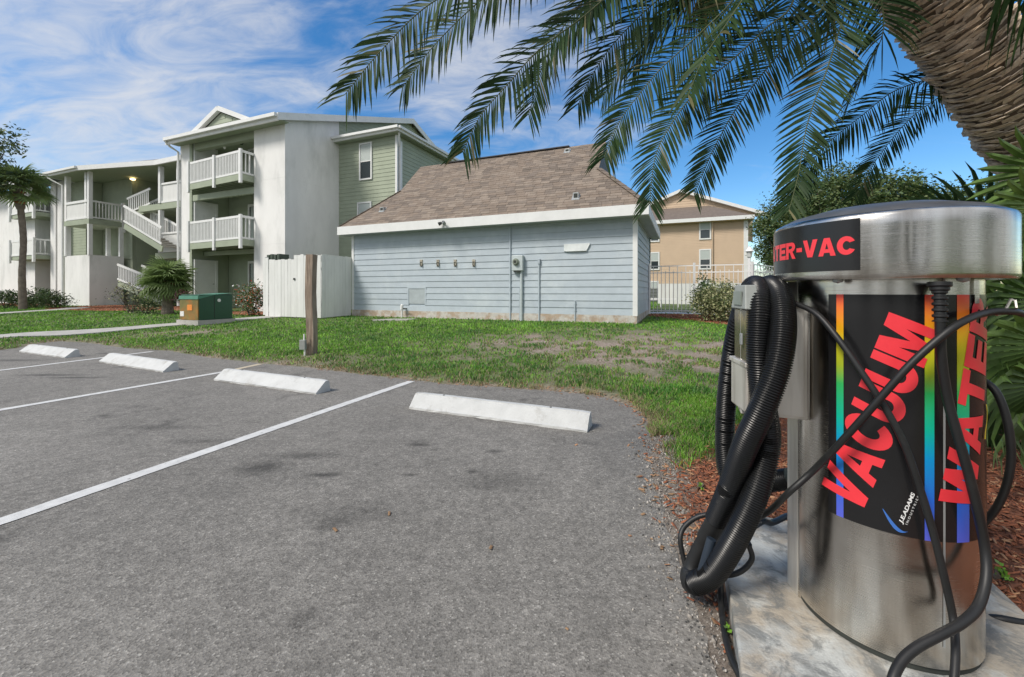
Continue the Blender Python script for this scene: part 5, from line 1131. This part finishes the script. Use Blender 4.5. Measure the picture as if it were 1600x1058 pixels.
def cyl_patch(q, p0, p1, z0, z1, r, n=40):
    vs = []; 
    for k in range(n+1):
        f_ = p0+(p1-p0)*k/n; vs += [cyl(f_, r, z0), cyl(f_, r, z1)]
    q.add(vs, [(2*i, 2*i+2, 2*i+3, 2*i+1) for i in range(n)])
def flat_to_cyl(name, me2d, r, m, parent):
    """bend a flat mesh (x along the arc, y up) round the canister"""
    bm = bmesh.new(); bm.from_mesh(me2d); bmesh.ops.triangulate(bm, faces=bm.faces)
    xs_ = [v.co.x for v in bm.verts]; x = min(xs_)
    while x < max(xs_):
        bmesh.ops.bisect_plane(bm, geom=bm.verts[:]+bm.edges[:]+bm.faces[:], plane_co=(x, 0, 0), plane_no=(1, 0, 0)); x += .008
    o0 = origin_of(parent)
    for v in bm.verts: v.co = cyl(v.co.x/r, r, v.co.y)-o0
    me = bpy.data.meshes.new(name); bm.to_mesh(me); bm.free(); me.materials.append(m); o = bpy.data.objects.new(name, me); col.objects.link(o); o.parent = parent; return o
def text2d(s, bold=.03, shear=0, space=1.0):
    cu = bpy.data.curves.new('t', 'FONT'); cu.body = s; cu.size = 1; cu.offset = bold; cu.shear = shear; cu.space_character = space; cu.resolution_u = 6; cu.fill_mode = 'FRONT'
    ob_ = bpy.data.objects.new('t', cu); col.objects.link(ob_); dg = bpy.context.evaluated_depsgraph_get(); me = bpy.data.meshes.new_from_object(ob_.evaluated_get(dg)); bpy.data.objects.remove(ob_); bpy.data.curves.remove(cu); return me
def place_text(name, s, p0, p1, height, r, m, parent, bold=.03, shear=.0, space=1.0, squash=None):
    """text whose baseline runs from p0 to p1 in (arc, z)"""
    me = text2d(s, bold, shear, space); xs_ = [v.co.x for v in me.vertices]; ys_ = [v.co.y for v in me.vertices]; x0, x1, y0, y1 = min(xs_), max(xs_), min(ys_), max(ys_)
    p0, p1 = Vector(p0), Vector(p1); d = p1-p0; L_ = d.length; d.normalize(); n_ = Vector((-d.y, d.x))
    for v in me.vertices:
        a = (v.co.x-x0)/(x1-x0)*L_; b = (v.co.y-y0)/(y1-y0)*height; p = p0+d*a+n_*b; v.co = (p.x, p.y, 0)
    return flat_to_cyl(name, me, r, m, parent)
def _strip(o_, i_): return [[o_[k], o_[k+1], i_[k+1], i_[k]] for k in range(len(o_)-1)]
def _arc(cx, cy, rx, ry, a0, a1, n): return [(cx+rx*cos(radians(a0+(a1-a0)*k/n)), cy+ry*sin(radians(a0+(a1-a0)*k/n))) for k in range(n+1)]
GLYPH = {
 'V': (1.0, [[(0, 1), (.31, 1), (.5, .36), (.69, 1), (1, 1), (.67, 0), (.33, 0)]]),
 'A': (1.0, [[(0, 0), (.29, 0), (.345, .18), (.41, .38), (.5, .70), (.5, 1), (.33, 1)], [(1, 0), (.67, 1), (.5, 1), (.5, .70), (.59, .38), (.655, .18), (.71, 0)], [(.345, .18), (.655, .18), (.59, .38), (.41, .38)]]),
 'C': (.96, _strip(_arc(.5, .5, .5, .5, 28, 332, 22), _arc(.52, .5, .20, .24, 40, 320, 22))),
 'U': (.94, [[(0, .36), (.30, .36), (.30, 1), (0, 1)], [(.70, .36), (1, .36), (1, 1), (.70, 1)]]+_strip(_arc(.5, .36, .5, .36, 180, 360, 14), _arc(.5, .36, .20, .13, 180, 360, 14))),
 'M': (1.18, [[(0, 0), (.25, 0), (.25, .58), (.25, 1), (0, 1)], [(.75, 0), (1, 0), (1, 1), (.75, 1), (.75, .58)], [(.25, .58), (.42, 0), (.5, 0), (.5, .42), (.36, 1), (.25, 1)], [(.75, .58), (.75, 1), (.64, 1), (.5, .42), (.5, 0), (.58, 0)]]),
 'W': (1.4, [[(0, 1), (.22, 1), (.31, .42), (.40, 1), (.60, 1), (.69, .42), (.78, 1), (1, 1), (.84, 0), (.60, 0), (.5, .55), (.40, 0), (.16, 0)]]),
 'T': (.9, [[(0, 1), (0, .76), (.345, .76), (.345, 0), (.655, 0), (.655, .76), (1, .76), (1, 1)]]),
 'E': (.84, [[(0, 0), (1, 0), (1, .24), (.34, .24), (.34, .39), (.93, .39), (.93, .61), (.34, .61), (.34, .76), (1, .76), (1, 1), (0, 1)]]),
 'R': (.96, [[(0, 0), (.3, 0), (.3, 1), (0, 1)], [(.42, .40), (.70, .43), (1, 0), (.67, 0)]]+_strip([(.3, 1), (.65, 1), (.85, .94), (.95, .8), (.95, .66), (.87, .52), (.70, .43), (.42, .40), (.3, .40)], [(.3, .79), (.55, .79), (.62, .77), (.66, .73), (.66, .68), (.62, .64), (.55, .61), (.42, .60), (.3, .60)])),
 '-': (.5, [[(.05, .36), (.95, .36), (.95, .60), (.05, .60)]]),
}
def block_text(name, s, p0, p1, height, r, m, parent, shear=.15, gap=.055):
    """heavy block capitals along the line p0-p1 in (arc, z)"""
    tot = sum(GLYPH[c][0] for c in s)+gap*(len(s)-1); p0, p1 = Vector(p0), Vector(p1); d = p1-p0; k = d.length/tot; d.normalize(); n_ = Vector((-d.y, d.x)); x0 = 0; vs = []; fs = []
    for c in s:
        w, polys = GLYPH[c]
        for pl in polys:
            b = len(vs); fs.append(tuple(range(b, b+len(pl))))
            for (x, y) in pl: q_ = p0+d*((x0+x*w)*k+(y-.0)*shear*height)+n_*y*height; vs.append((q_.x, q_.y, 0))
        x0 += w+gap
    me = bpy.data.meshes.new(name); me.from_pydata(vs, [], fs); me.update(); return flat_to_cyl(name, me, r, m, parent)
def stripe_mat():
    m = bpy.data.materials.new('rainbow_stripe_print'); m.use_nodes = True; t = m.node_tree; n = t.nodes; l = t.links; b = n['Principled BSDF']; b.inputs['Roughness'].default_value = .3
    g = n.new('ShaderNodeNewGeometry'); s = n.new('ShaderNodeSeparateXYZ'); l.new(g.outputs['Position'], s.inputs[0]); mr_ = n.new('ShaderNodeMapRange'); mr_.inputs[1].default_value = .485; mr_.inputs[2].default_value = 1.19; l.new(s.outputs[2], mr_.inputs[0])
    c = n.new('ShaderNodeValToRGB'); l.new(mr_.outputs[0], c.inputs[0]); e = c.color_ramp.elements; e[0].position = 0; e[0].color = (.10, .12, .62, 1); e[1].position = 1; e[1].color = (.85, .07, .05, 1)
    for p, q_ in ((.16, (.02, .13, .62)), (.33, (.0, .28, .62)), (.45, (.0, .45, .30)), (.60, (.03, .42, .10)), (.68, (.33, .42, .02)), (.78, (.60, .52, .01)), (.88, (.80, .30, .01))): z = e.new(p); z.color = (*q_, 1)
    l.new(c.outputs[0], b.inputs['Base Color']); return m
M_stripe = stripe_mat()
zd0, zd1 = .485, 1.19; rd = RB+.0015
pA0, pA1, pB0 = ang(1295), ang(1473), ang(1477)
q = MB(); cyl_patch(q, pA0, pA1, zd0, zd1, rd); dA = q.build('decal_panel', M_decal, vac, smooth=True)
q = MB(); cyl_patch(q, pB0, 2.3, zd0, zd1, rd); dB = q.build('decal_panel', M_decal, vac, smooth=True)
q = MB(); cyl_patch(q, pA1+.002, pB0-.002, zd0-.3, 1.235, RB+.0012, 3); q.build('seam_strip', M_galv, vac)
q = MB(); cyl_patch(q, ang(1307.5), ang(1318.5), zd0, zd1, rd+.0008, 3); q.build('stripe', M_stripe, dA)
q = MB(); cyl_patch(q, ang(1444), ang(1459), zd0, zd1, rd+.0008, 3); q.build('stripe', M_stripe, dA)
q = MB(); cyl_patch(q, ang(1494), ang(1513), zd0, zd1, rd+.0008, 5); q.build('stripe', M_stripe, dB)
rtx = rd+.0018
def S(px, py): f_ = ang(px); return (f_*rtx, H+(HY-py)/FPX*cyl(f_, RB, 0).y)
bl0 = Vector(S(1345, 806)); bl1 = Vector(S(1464, 517))
block_text('lettering', 'VACUUM', bl0, bl1, .12, rtx, M_decalred, dA)
w0 = Vector(S(1519, 800)); dirn = (bl1-bl0).normalized(); wd = Vector((dirn.x*.6, dirn.y)).normalized(); w1 = w0+wd*.60
block_text('lettering', 'WATER', w0, w1, .11, rtx, M_decalred, dB)
a0 = Vector(S(1411, 819)); a1 = a0+dirn*.10; place_text('maker_name', 'J.E.ADAMS', a0, a1, .012, rtx, M_decalwhite, dA, bold=.03, shear=.2)
b0 = a0+Vector((dirn.y, -dirn.x))*.008; place_text('maker_name', 'INDUSTRIES', b0+dirn*.004, b0+dirn*.096, .005, rtx, M_decalwhite, dA, bold=.0, space=1.5)
# blue swoosh under the maker name
me = bpy.data.meshes.new('sw'); vs = []; c0 = a0-dirn*.012
for k in range(13):
    t = k/12; cpt = c0+Vector((-.045+.055*t, .035-.055*sin(t*pi*.62)))+dirn*.01; w_ = .0045*sin(pi*(.05+.93*t)); vs += [(cpt.x-w_*.6, cpt.y-w_, 0), (cpt.x+w_*.6, cpt.y+w_, 0)]
me.from_pydata(vs, [], [(2*i, 2*i+2, 2*i+3, 2*i+1) for i in range(12)]); flat_to_cyl('swoosh', me, rtx, M_decalblue, dA)
# cap sign
rc = RC+.0024
p0_, p1_ = -1.75, ang(1344, RC)
q = MB(); cyl_patch(q, p0_, p1_, 1.262, 1.415, rc); cs = q.build('decal_panel', M_decal, cap, smooth=True)
def SC(px): return ang(px, RC)*(rc+.001)
sR = SC(1338); sV = SC(1256); cw = (sR-sV)/3.0
tw_ = sum(GLYPH[c][0] for c in 'WATER-VAC')+.055*8; vw_ = sum(GLYPH[c][0] for c in 'VAC')+.055*2; tl_ = (sR-sV)*tw_/vw_
block_text('lettering', 'WATER-VAC', (sR-tl_, 1.309), (sR, 1.309), .056, rc+.001, M_decalred, cap, shear=0, gap=.055)
place_text('small_print', 'DECAL 9', (SC(1333), 1.2665), (SC(1342), 1.2665), .003, rc+.001, M_decalwhite, cs, bold=0) if False else None
# yellow nozzle mark on panel B
mw = Vector(S(1538, 655)); me = bpy.data.meshes.new('nz'); pts = []
for k in range(15):
    t = k/14; x = .012*sin(t*pi*1.6); y = .045-.10*t; w_ = .005; pts += [(mw.x+x-w_, mw.y+y, 0), (mw.x+x+w_, mw.y+y, 0)]
me.from_pydata(pts, [], [(2*i, 2*i+2, 2*i+3, 2*i+1) for i in range(14)]); flat_to_cyl('yellow_mark', me, rtx+.001, M_decalyel, dB)
# vertical channel on the left of the canister
def vbar(name, pxa, Ya, pxb, Yb, thick, z0, z1, m, parent=vac, bevel=.002):
    a = P(pxa, HY, Ya); b = P(pxb, HY, Yb); d = (b-a).normalized(); n_ = Vector((-d.y, d.x, 0))*thick
    q = MB(); q.hexa([Vector((v.x, v.y, z0)) for v in (a, b, b+n_, a+n_)]+[Vector((v.x, v.y, z1)) for v in (a, b, b+n_, a+n_)]); return q.build(name, m, parent, bevel=bevel)
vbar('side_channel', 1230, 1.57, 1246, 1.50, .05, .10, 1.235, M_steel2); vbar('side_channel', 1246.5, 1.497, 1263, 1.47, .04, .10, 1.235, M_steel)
# side cabinet
def gbox(name, a0, a1, b0, b1, z0, z1, m, bevel=.004, parent=vac): q = MB(); q.box(a0, a1, b0, b1, z0, z1); return q.build(name, m, parent, bevel=bevel)
ca0, ca1, cb0 = va-.43, va-.215, vb-.085
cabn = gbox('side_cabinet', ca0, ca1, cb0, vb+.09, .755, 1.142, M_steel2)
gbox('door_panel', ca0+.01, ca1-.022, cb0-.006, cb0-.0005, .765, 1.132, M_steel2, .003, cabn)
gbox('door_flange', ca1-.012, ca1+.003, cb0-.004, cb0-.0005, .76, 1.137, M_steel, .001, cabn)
# coin box: near vertical corner at px 1165
cn = P(1166, HY, 1.44); cf = P(1142, HY, 1.60); d1 = (cf-cn); d1.z = 0; d1n = d1.normalized(); d2 = Vector((d1n.y, -d1n.x, 0))
def cbox(name, l0, l1, w0, w1, z0, z1, m, taper=0, bevel=.004, parent=vac, kind=None):
    c = Vector((cn.x, cn.y, 0)); q = MB(); f = lambda l, w, z: c+d1n*l+d2*w+Vector((0, 0, z)); t = taper
    q.hexa([f(l0, w0, z0), f(l0, w1, z0), f(l1, w1, z0), f(l1, w0, z0), f(l0+t, w0+t*.3, z1), f(l0+t, w1-t*.3, z1), f(l1-t, w1-t*.3, z1), f(l1-t, w0+t*.3, z1)]); return q.build(name, m, parent, bevel=bevel)
LL = d1.length
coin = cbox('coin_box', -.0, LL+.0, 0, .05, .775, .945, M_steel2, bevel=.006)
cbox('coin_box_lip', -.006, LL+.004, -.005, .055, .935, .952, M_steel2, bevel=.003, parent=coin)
col2 = cbox('meter_column', .012, LL-.02, .006, .045, .953, 1.135, mat('reflective_meter_face', (.16, .14, .11), .18, metal=.6, var=.5, scale=9, c2=(.35, .28, .14), thr=(.5, .7), c2scale=14), bevel=.004)
hd = cbox('meter_head', .004, LL-.006, -.002, .05, 1.136, 1.222, M_greypl, taper=.024, bevel=.004)
cbox('head_window', .04, LL-.045, -.0055, .0, 1.15, 1.20, mat('grey_green_window', (.22, .25, .22), .35), bevel=.001, parent=hd)
cbox('key_lock', .03, .05, -.006, .0, 1.01, 1.05, M_galv, bevel=.002, parent=col2)
cbox('side_plate', -.003, .02, .02, .05, 1.06, 1.133, M_steel, bevel=.001, parent=col2)
# hose hanger arm
q = MB(); hk = [P(1262, 462, 1.60), P(1225, 452, 1.63), P(1185, 455, 1.66), P(1180, 448, 1.66)]; q.tube(spline(hk, 16), .012, 8); q.build('hose_hanger', M_steel2, vac, smooth=True)
# corrugated hose
hp = [P(1236, 748, 1.66), P(1205, 752, 1.72), P(1165, 760, 1.80), P(1136, 735, 1.86), P(1134, 640, 1.88), P(1146, 540, 1.84), P(1165, 470, 1.72), P(1180, 447, 1.58), P(1187, 474, 1.46), P(1186, 550, 1.43), P(1191, 620, 1.43), P(1199, 690, 1.43), P(1184, 760, 1.42), P(1152, 835, 1.44), P(1115, 895, 1.50), P(1086, 912, 1.56)]
hp2 = [P(1120, 812, 1.56), P(1140, 765, 1.50), P(1163, 700, 1.42), P(1190, 640, 1.37), P(1214, 575, 1.36), P(1223, 510, 1.39), P(1217, 460, 1.46), P(1200, 448, 1.58), P(1190, 475, 1.76), P(1182, 560, 1.82), P(1186, 640, 1.84)]
def corr(path_pts, name='vacuum_hose', r=.041):
    path = resample(spline(path_pts, 240), .0020); rr = [r*(1.0 if (i % 4) in (0, 1) else .87) for i in range(len(path))]; q = MB(); q.tube(path, rr, 22); return q.build(name, M_hose, vac, smooth=False)
h1 = corr(hp); h2 = corr(hp2)
for h in (h1, h2): h.data.polygons.foreach_set('use_smooth', [True]*len(h.data.polygons)); h.data.set_sharp_from_angle(angle=radians(70))
q = MB(); cu = [P(1086, 912, 1.56), P(1078, 905, 1.60), P(1084, 880, 1.62), P(1100, 848, 1.60), P(1120, 812, 1.56)]; pth = spline(cu, 30); q.tube(pth, [.040]*6+[.036]*6+[.030]*12+[.034]*7, 20); q.build('hose_cuff', M_black, vac, smooth=True)
q = MB(); q.tube(spline([P(1112, 842, 1.52), P(1104, 870, 1.52), P(1094, 905, 1.53)], 14), .017, 12); q.build('hose_nozzle', mat('dark_blue_rubber', (.02, .03, .045), .4), vac, smooth=True)
# cables
def cable(name, pts, r=.0105, parent=vac, m=None, n=60, label=None):
    q = MB(); q.tube(spline(pts, n), r, 12); return q.build(name, m or M_black, parent, smooth=True, label=label)
def YF(px, off=.03, r=RB): px_ = min(max(px, 1246), 1538); return cyl(ang(px_), r, 0).y-off
cable('power_cable', [P(1212, 450, 1.52), P(1235, 470, 1.46)]+[P(x, y, YF(x, .035)) for x, y in ((1275, 490), (1310, 530), (1345, 580), (1382, 636), (1412, 692), (1437, 762), (1458, 832), (1475, 900), (1489, 965))]+[P(1493, 1015, 1.10), P(1490, 1070, 1.06), P(1486, 1110, 1.04)], r=.0093)
cable('power_cable', [P(1640, 500, 1.30), P(1600, 491, 1.22), P(1583, 487, 1.18)]+[P(x, y, YF(x, .055)) for x, y in ((1540, 489), (1500, 505), (1460, 535), (1420, 572), (1385, 611), (1350, 651), (1310, 695), (1270, 736))]+[P(1232, 770, 1.38), P(1200, 800, 1.48), P(1165, 815, 1.60), P(1125, 805, 1.66), P(1095, 806, 1.70), P(1072, 820, 1.70), P(1063, 840, 1.68), P(1068, 872, 1.66), P(1078, 897, 1.64), P(1105, 905, 1.65)], r=.0098, n=110)
g0 = P(1469, 500, YF(1469, .045))
cable('power_cable', [g0]+[P(x, y, YF(x, o_)) for x, y, o_ in ((1471, 560, .04), (1481, 625, .03), (1496, 680, .035), (1512, 735, .04), (1527, 795, .05))]+[P(1538, 850, 1.16), P(1541, 900, 1.14), P(1529, 946, 1.11), P(1503, 973, 1.085), P(1467, 993, 1.075), P(1432, 1012, 1.07), P(1408, 1034, 1.06), P(1394, 1065, 1.04), P(1388, 1110, 1.02)], r=.0115, n=90)
cable('power_cable', [P(1530, 590, 1.34), P(1556, 612, 1.30), P(1573, 655, 1.28), P(1580, 710, 1.28), P(1573, 757, 1.30), P(1556, 795, 1.34), P(1530, 825, 1.42)], r=.0105)
cable('power_cable', [P(1520, 966, 1.45), P(1560, 967, 1.40), P(1600, 974, 1.38), P(1680, 985, 1.36)], r=.0125)
cable('power_cable', [P(1170, 852, 1.54), P(1175, 872, 1.53), P(1163, 889, 1.53), P(1143, 898, 1.54), P(1110, 900, 1.60)], r=.0095)
cable('power_cable', [P(1230, 806, 1.70), P(1205, 817, 1.64), P(1190, 815, 1.60), P(1165, 835, 1.58), P(1170, 852, 1.54)], r=.0115, m=mat('dark_blue_rubber', (.02, .03, .045)))
def onground(px, py, z): x, y = gnd(px, py, z); return Vector((x, y, z))
cable('power_cable', [P(1124, 880, 1.60), onground(1126, 915, .09), onground(1128, 960, .045), onground(1138, 1015, .04), onground(1158, 1060, .04), onground(1190, 1110, .05)], r=.0105)
q = MB(); top = P(1468, 441, YF(1468, .035)); bot = P(1469, 503, YF(1469, .042)); n = 22
pth = [top.lerp(bot, k/40) for k in range(41)]; rr = [(.026 if k < 5 else .021 if k < 9 else (.017 if (k//3) % 2 else .0125)) for k in range(41)]; q.tube(pth, rr, 14); q.build('strain_relief', M_black, vac, smooth=True)
# hook bracket on the right, tongue strip
q = MB(); hk = [P(1520, 492, 1.30), P(1552, 489, 1.22), P(1567, 491, 1.19), P(1574, 478, 1.185), P(1580, 467, 1.18), P(1586, 470, 1.175), P(1588, 482, 1.17)]
for a, b in zip(hk[:-1], hk[1:]): q.bar(a, b, .004, .022, up=(1, 1, .1))
q.build('cable_hook', M_steel2, vac)
q = MB(); cyl_patch(q, ang(1519), ang(1526), 1.165, 1.236, RB+.006, 3); q.build('tongue_strip', M_steel, vac)

# ------------------------------------------------------------------ ground cover: grass, mulch, pebbles, leaves
bx = [(SL-.1, SR+.1, SB-.05, SBK+.1), (-14.0, KA+.03, KB-.04, SB), (-48, -34.8, 12.9, 30), (-34.8, -31.8, 12.9, 30), (-31.8, -22.3, 13.9, 30), (-22.4, -11.8, 12.3, 30), (-1.2, 9, FB+.1, 60), (ta-1.0, ta+.06, tb_-.06, tb_+1.1), (va-.48, va+.48, vb-.87, vb+.57), (-60, 60, 30, 200)]
def free(x, y):
    a = x*CT-y*ST; b = x*ST+y*CT; ok = np.ones(x.shape, bool)
    for (a0, a1, b0, b1) in bx: ok &= ~((a > a0) & (a < a1) & (b > b0) & (b < b1))
    for pth, w in ((path1, .42), (path2, .47)):
        for (px, py) in pth: ok &= (x-px)**2+(y-py)**2 > w*w
    return ok
def sample_ground(n, px0, px1, py0, py1, zg=.22):
    px = rng.uniform(px0, px1, n); py = rng.uniform(py0, py1, n); Y = (H-zg)*FPX/(py-HY); return (px-CX)/FPX*Y, Y
parts = [sample_ground(330000, -350, 1750, 483, 640), sample_ground(50000, -350, 1250, 474, 484, .4), sample_ground(30000, 960, 1260, 620, 790, .06)]
x = np.concatenate([p[0] for p in parts]); y = np.concatenate([p[1] for p in parts])
ns = 20000; x = np.concatenate([x, rng.uniform(-14, 6, ns)]); y = np.concatenate([y, rng.uniform(4, 12, ns)])
d = sd_poly(x, y, lot); keep = (d > -.01+.05*(vn(x*9, y*9, 3)-.4)) & free(x, y) & (y > 1.8); x, y, d = x[keep], y[keep], d[keep]
dm = dirt_mask(x, y, d); mm2 = mulch_mask(x, y); st2 = strip(x, y, d)
tuft = fbm(x*4.2, y*4.2, 99, 3)
pk_ = np.clip(1.05-dm*1.35+(tuft-.42)*6.5*dm, 0, 1)*np.clip(1-mm2*1.6, 0, 1)*np.clip(1-st2*1.5, 0, 1)
keep = rng.random(len(x)) < pk_; x, y, d, dm, tuft = x[keep], y[keep], d[keep], dm[keep], tuft[keep]
z = hgt(x, y, d); n = len(x); dist = y
hh = (.024+.018*rng.random(n))*(1+.5*(tuft-.4)*2)*np.clip(.85+dist/40, .8, 1.15); hh *= np.where((y < 5) & (x > .8), 1.25, 1); wd_ = (.0028+.0012*rng.random(n))*np.clip(dist/3.2, .8, 6)
az = rng.uniform(0, 2*pi, n); lean = rng.uniform(.2, .95, n)*hh; la = rng.uniform(0, 2*pi, n)
sx, sy = np.cos(az)*wd_, np.sin(az)*wd_; tx, ty = np.cos(la)*lean, np.sin(la)*lean
V0 = np.stack([x-sx, y-sy, z-.004], 1); V1 = np.stack([x+sx, y+sy, z-.004], 1); V2_ = np.stack([x+tx*.4+sx*.6, y+ty*.4+sy*.6, z+hh*.62], 1); V3 = np.stack([x+tx, y+ty, z+hh], 1); V4 = np.stack([x+tx*.4-sx*.6, y+ty*.4-sy*.6, z+hh*.62], 1)
VV = np.stack([V0, V1, V2_, V3, V4], 1).reshape(-1, 3); b5 = np.arange(n)*5
FF = np.concatenate([np.stack([b5, b5+1, b5+2], 1), np.stack([b5, b5+2, b5+4], 1), np.stack([b5+4, b5+2, b5+3], 1)])
big = fbm(x*.9, y*.9, 61, 3); r_ = rng.random(n); edge = np.exp(-np.maximum(d, 0)/.3)
straw = r_ < (.02+.4*dm+.5*edge+.18*np.clip(big-.5, 0, 1))
gi = np.where(straw, 3, np.where(rng.random(n) < .34+(big-.5)*2.2, 1, np.where(rng.random(n) < .5+(tuft-.5)*2, 2, 0)))
o = npmesh('lawn_grass', VV, FF, M_grass, np.concatenate([gi]*3), kind='stuff'); tag(o, 'patchy green lawn grass between the lot and the buildings', 'grass')

def scatter_boxes(name, X_, Y_, Z_, L_, Wd, Th, mats, mi, label, cat, tilt=.5):
    n = len(X_); a = rng.uniform(0, 2*pi, n); tl = rng.uniform(-tilt, tilt, n); dx = np.stack([np.cos(a)*np.cos(tl), np.sin(a)*np.cos(tl), np.sin(tl)], 1)*(L_/2)[:, None]
    dy = np.stack([-np.sin(a), np.cos(a), rng.uniform(-.4, .4, n)], 1)*(Wd/2)[:, None]; dz = np.stack([np.zeros(n), np.zeros(n), np.ones(n)], 1)*(Th/2)[:, None]; c = np.stack([X_, Y_, Z_], 1)
    vs = np.stack([c-dx-dy*.6-dz, c+dx*.9-dy-dz, c+dx+dy*.5-dz, c-dx*.8+dy-dz, c-dx*.9-dy*.5+dz, c+dx*.8-dy*.7+dz, c+dx*.85+dy*.4+dz, c-dx*.7+dy*.8+dz], 1).reshape(-1, 3)
    b = (np.arange(n)*8)[:, None]; f = np.concatenate([b+np.array(t)[None, :] for t in ((4, 5, 6, 7), (0, 1, 5, 4), (1, 2, 6, 5), (2, 3, 7, 6), (3, 0, 4, 7))]); o = npmesh(name, vs, f, mats, np.concatenate([mi]*5), kind='stuff', fs=4); tag(o, label, cat); return o
# mulch chips near the vacuum
x = rng.uniform(.6, 4.6, 42000); y = rng.uniform(.75, 4.4, 42000); m_ = mulch_mask(x, y); d = sd_poly(x, y, lot); s_ = strip(x, y, d)
keep = (rng.random(len(x)) < m_*(1-.6*s_)) & free(x, y) & (d > .03) & (rng.random(len(x)) < np.clip(1.5-y/4, .3, 1)); x, y, d = x[keep], y[keep], d[keep]; n = len(x)
scatter_boxes('mulch_chips', x, y, hgt(x, y, d)+rng.uniform(.002, .016, n), rng.uniform(.018, .06, n), rng.uniform(.004, .012, n), rng.uniform(.003, .007, n), M_chip, rng.choice(3, n, p=[.52, .36, .12]), 'shredded red brown mulch around the vacuum plinth', 'mulch', .45)
# mulch by the far beds
xs_, ys_ = [], []
for p in beds[1:]:
    A_ = np.array(p); xx = rng.uniform(A_[:, 0].min(), A_[:, 0].max(), 7000); yy = rng.uniform(A_[:, 1].min(), A_[:, 1].max(), 7000); k_ = (sd_poly(xx, yy, p) < .1) & free(xx, yy); xs_.append(xx[k_]); ys_.append(yy[k_])
x = np.concatenate(xs_); y = np.concatenate(ys_); n = len(x)
scatter_boxes('mulch_chips', x, y, hgt(x, y)+.01, rng.uniform(.05, .12, n), rng.uniform(.02, .04, n), rng.uniform(.01, .02, n), M_chip, rng.choice(3, n, p=[.6, .2, .2]), 'red mulch in the beds by the fence and buildings', 'mulch')
# gravel along the crumbled lot edge
x = rng.uniform(.4, 1.6, 60000); y = rng.uniform(.7, 3.4, 60000); d = sd_poly(x, y, lot)
keep = (rng.random(len(x)) < np.exp(-((d-.05)/.12)**2)*.3) & free(x, y); x, y, d = x[keep], y[keep], d[keep]; n = len(x); sz = rng.uniform(.002, .0075, n)*np.where(rng.random(n) < .04, 2, 1)
scatter_boxes('edge_gravel', x, y, np.maximum(hgt(x, y, d), 0)+sz*.3, sz*1.3, sz, sz*.8, M_peb, rng.choice(3, n, p=[.55, .2, .25]), 'crumbled gravel along the edge of the lot', 'gravel', .6)
# dead leaves along the lawn edge and a few on the asphalt
i_ = []; rg = random.Random(3)
ex_, ey_ = [], []
for k in range(2600):
    j = rg.randrange(len(lotp)); px, py = lotp[j]
    if 3 < py < 6.6 and -4 < px < 1.8 and rg.random() < (1 if px > .3 else .55) or (1.5 < py < 3.6 and px > .5 and rg.random() < .8): ex_.append(px+rg.gauss(.03, .07)); ey_.append(py+rg.gauss(.03, .08))
for k in range(4):
    x_, y_ = gnd(rg.uniform(300, 1050), rg.uniform(620, 1000)); ex_.append(x_); ey_.append(y_)
x_, y_ = gnd(886, 985); ex_.append(x_); ey_.append(y_)
x, y = np.array(ex_), np.array(ey_); n = len(x)
scatter_boxes('fallen_leaves', x, y, np.maximum(hgt(x, y), 0)+.007, rng.uniform(.012, .04, n), rng.uniform(.008, .02, n), np.full(n, .002), [M_dead, M_chip[0], M_chip[2]], rng.choice(3, n, p=[.5, .2, .3]), 'small dry leaves scattered along the edge of the asphalt', 'leaf litter', .3)
# weeds in the mulch right of the vacuum
for i, (px, py, r_, lab) in enumerate(((1566, 905, .03, 'small bright green weed in the mulch right of the canister'), (1140, 985, .02, 'tiny green weed beside the plinth edge'), (1095, 760, .03, 'small green seedling in the mulch left of the hoses'))):
    x_, y_ = gnd(px, py, .04); z_ = hz(x_, y_); shrub('weed', lab, 'weed', (x_, y_, z_), (r_, r_, r_), 5, 7, .02, [M_grass[1], M_fan2], 300+i, stems=3, h0=r_, aspect=.8)
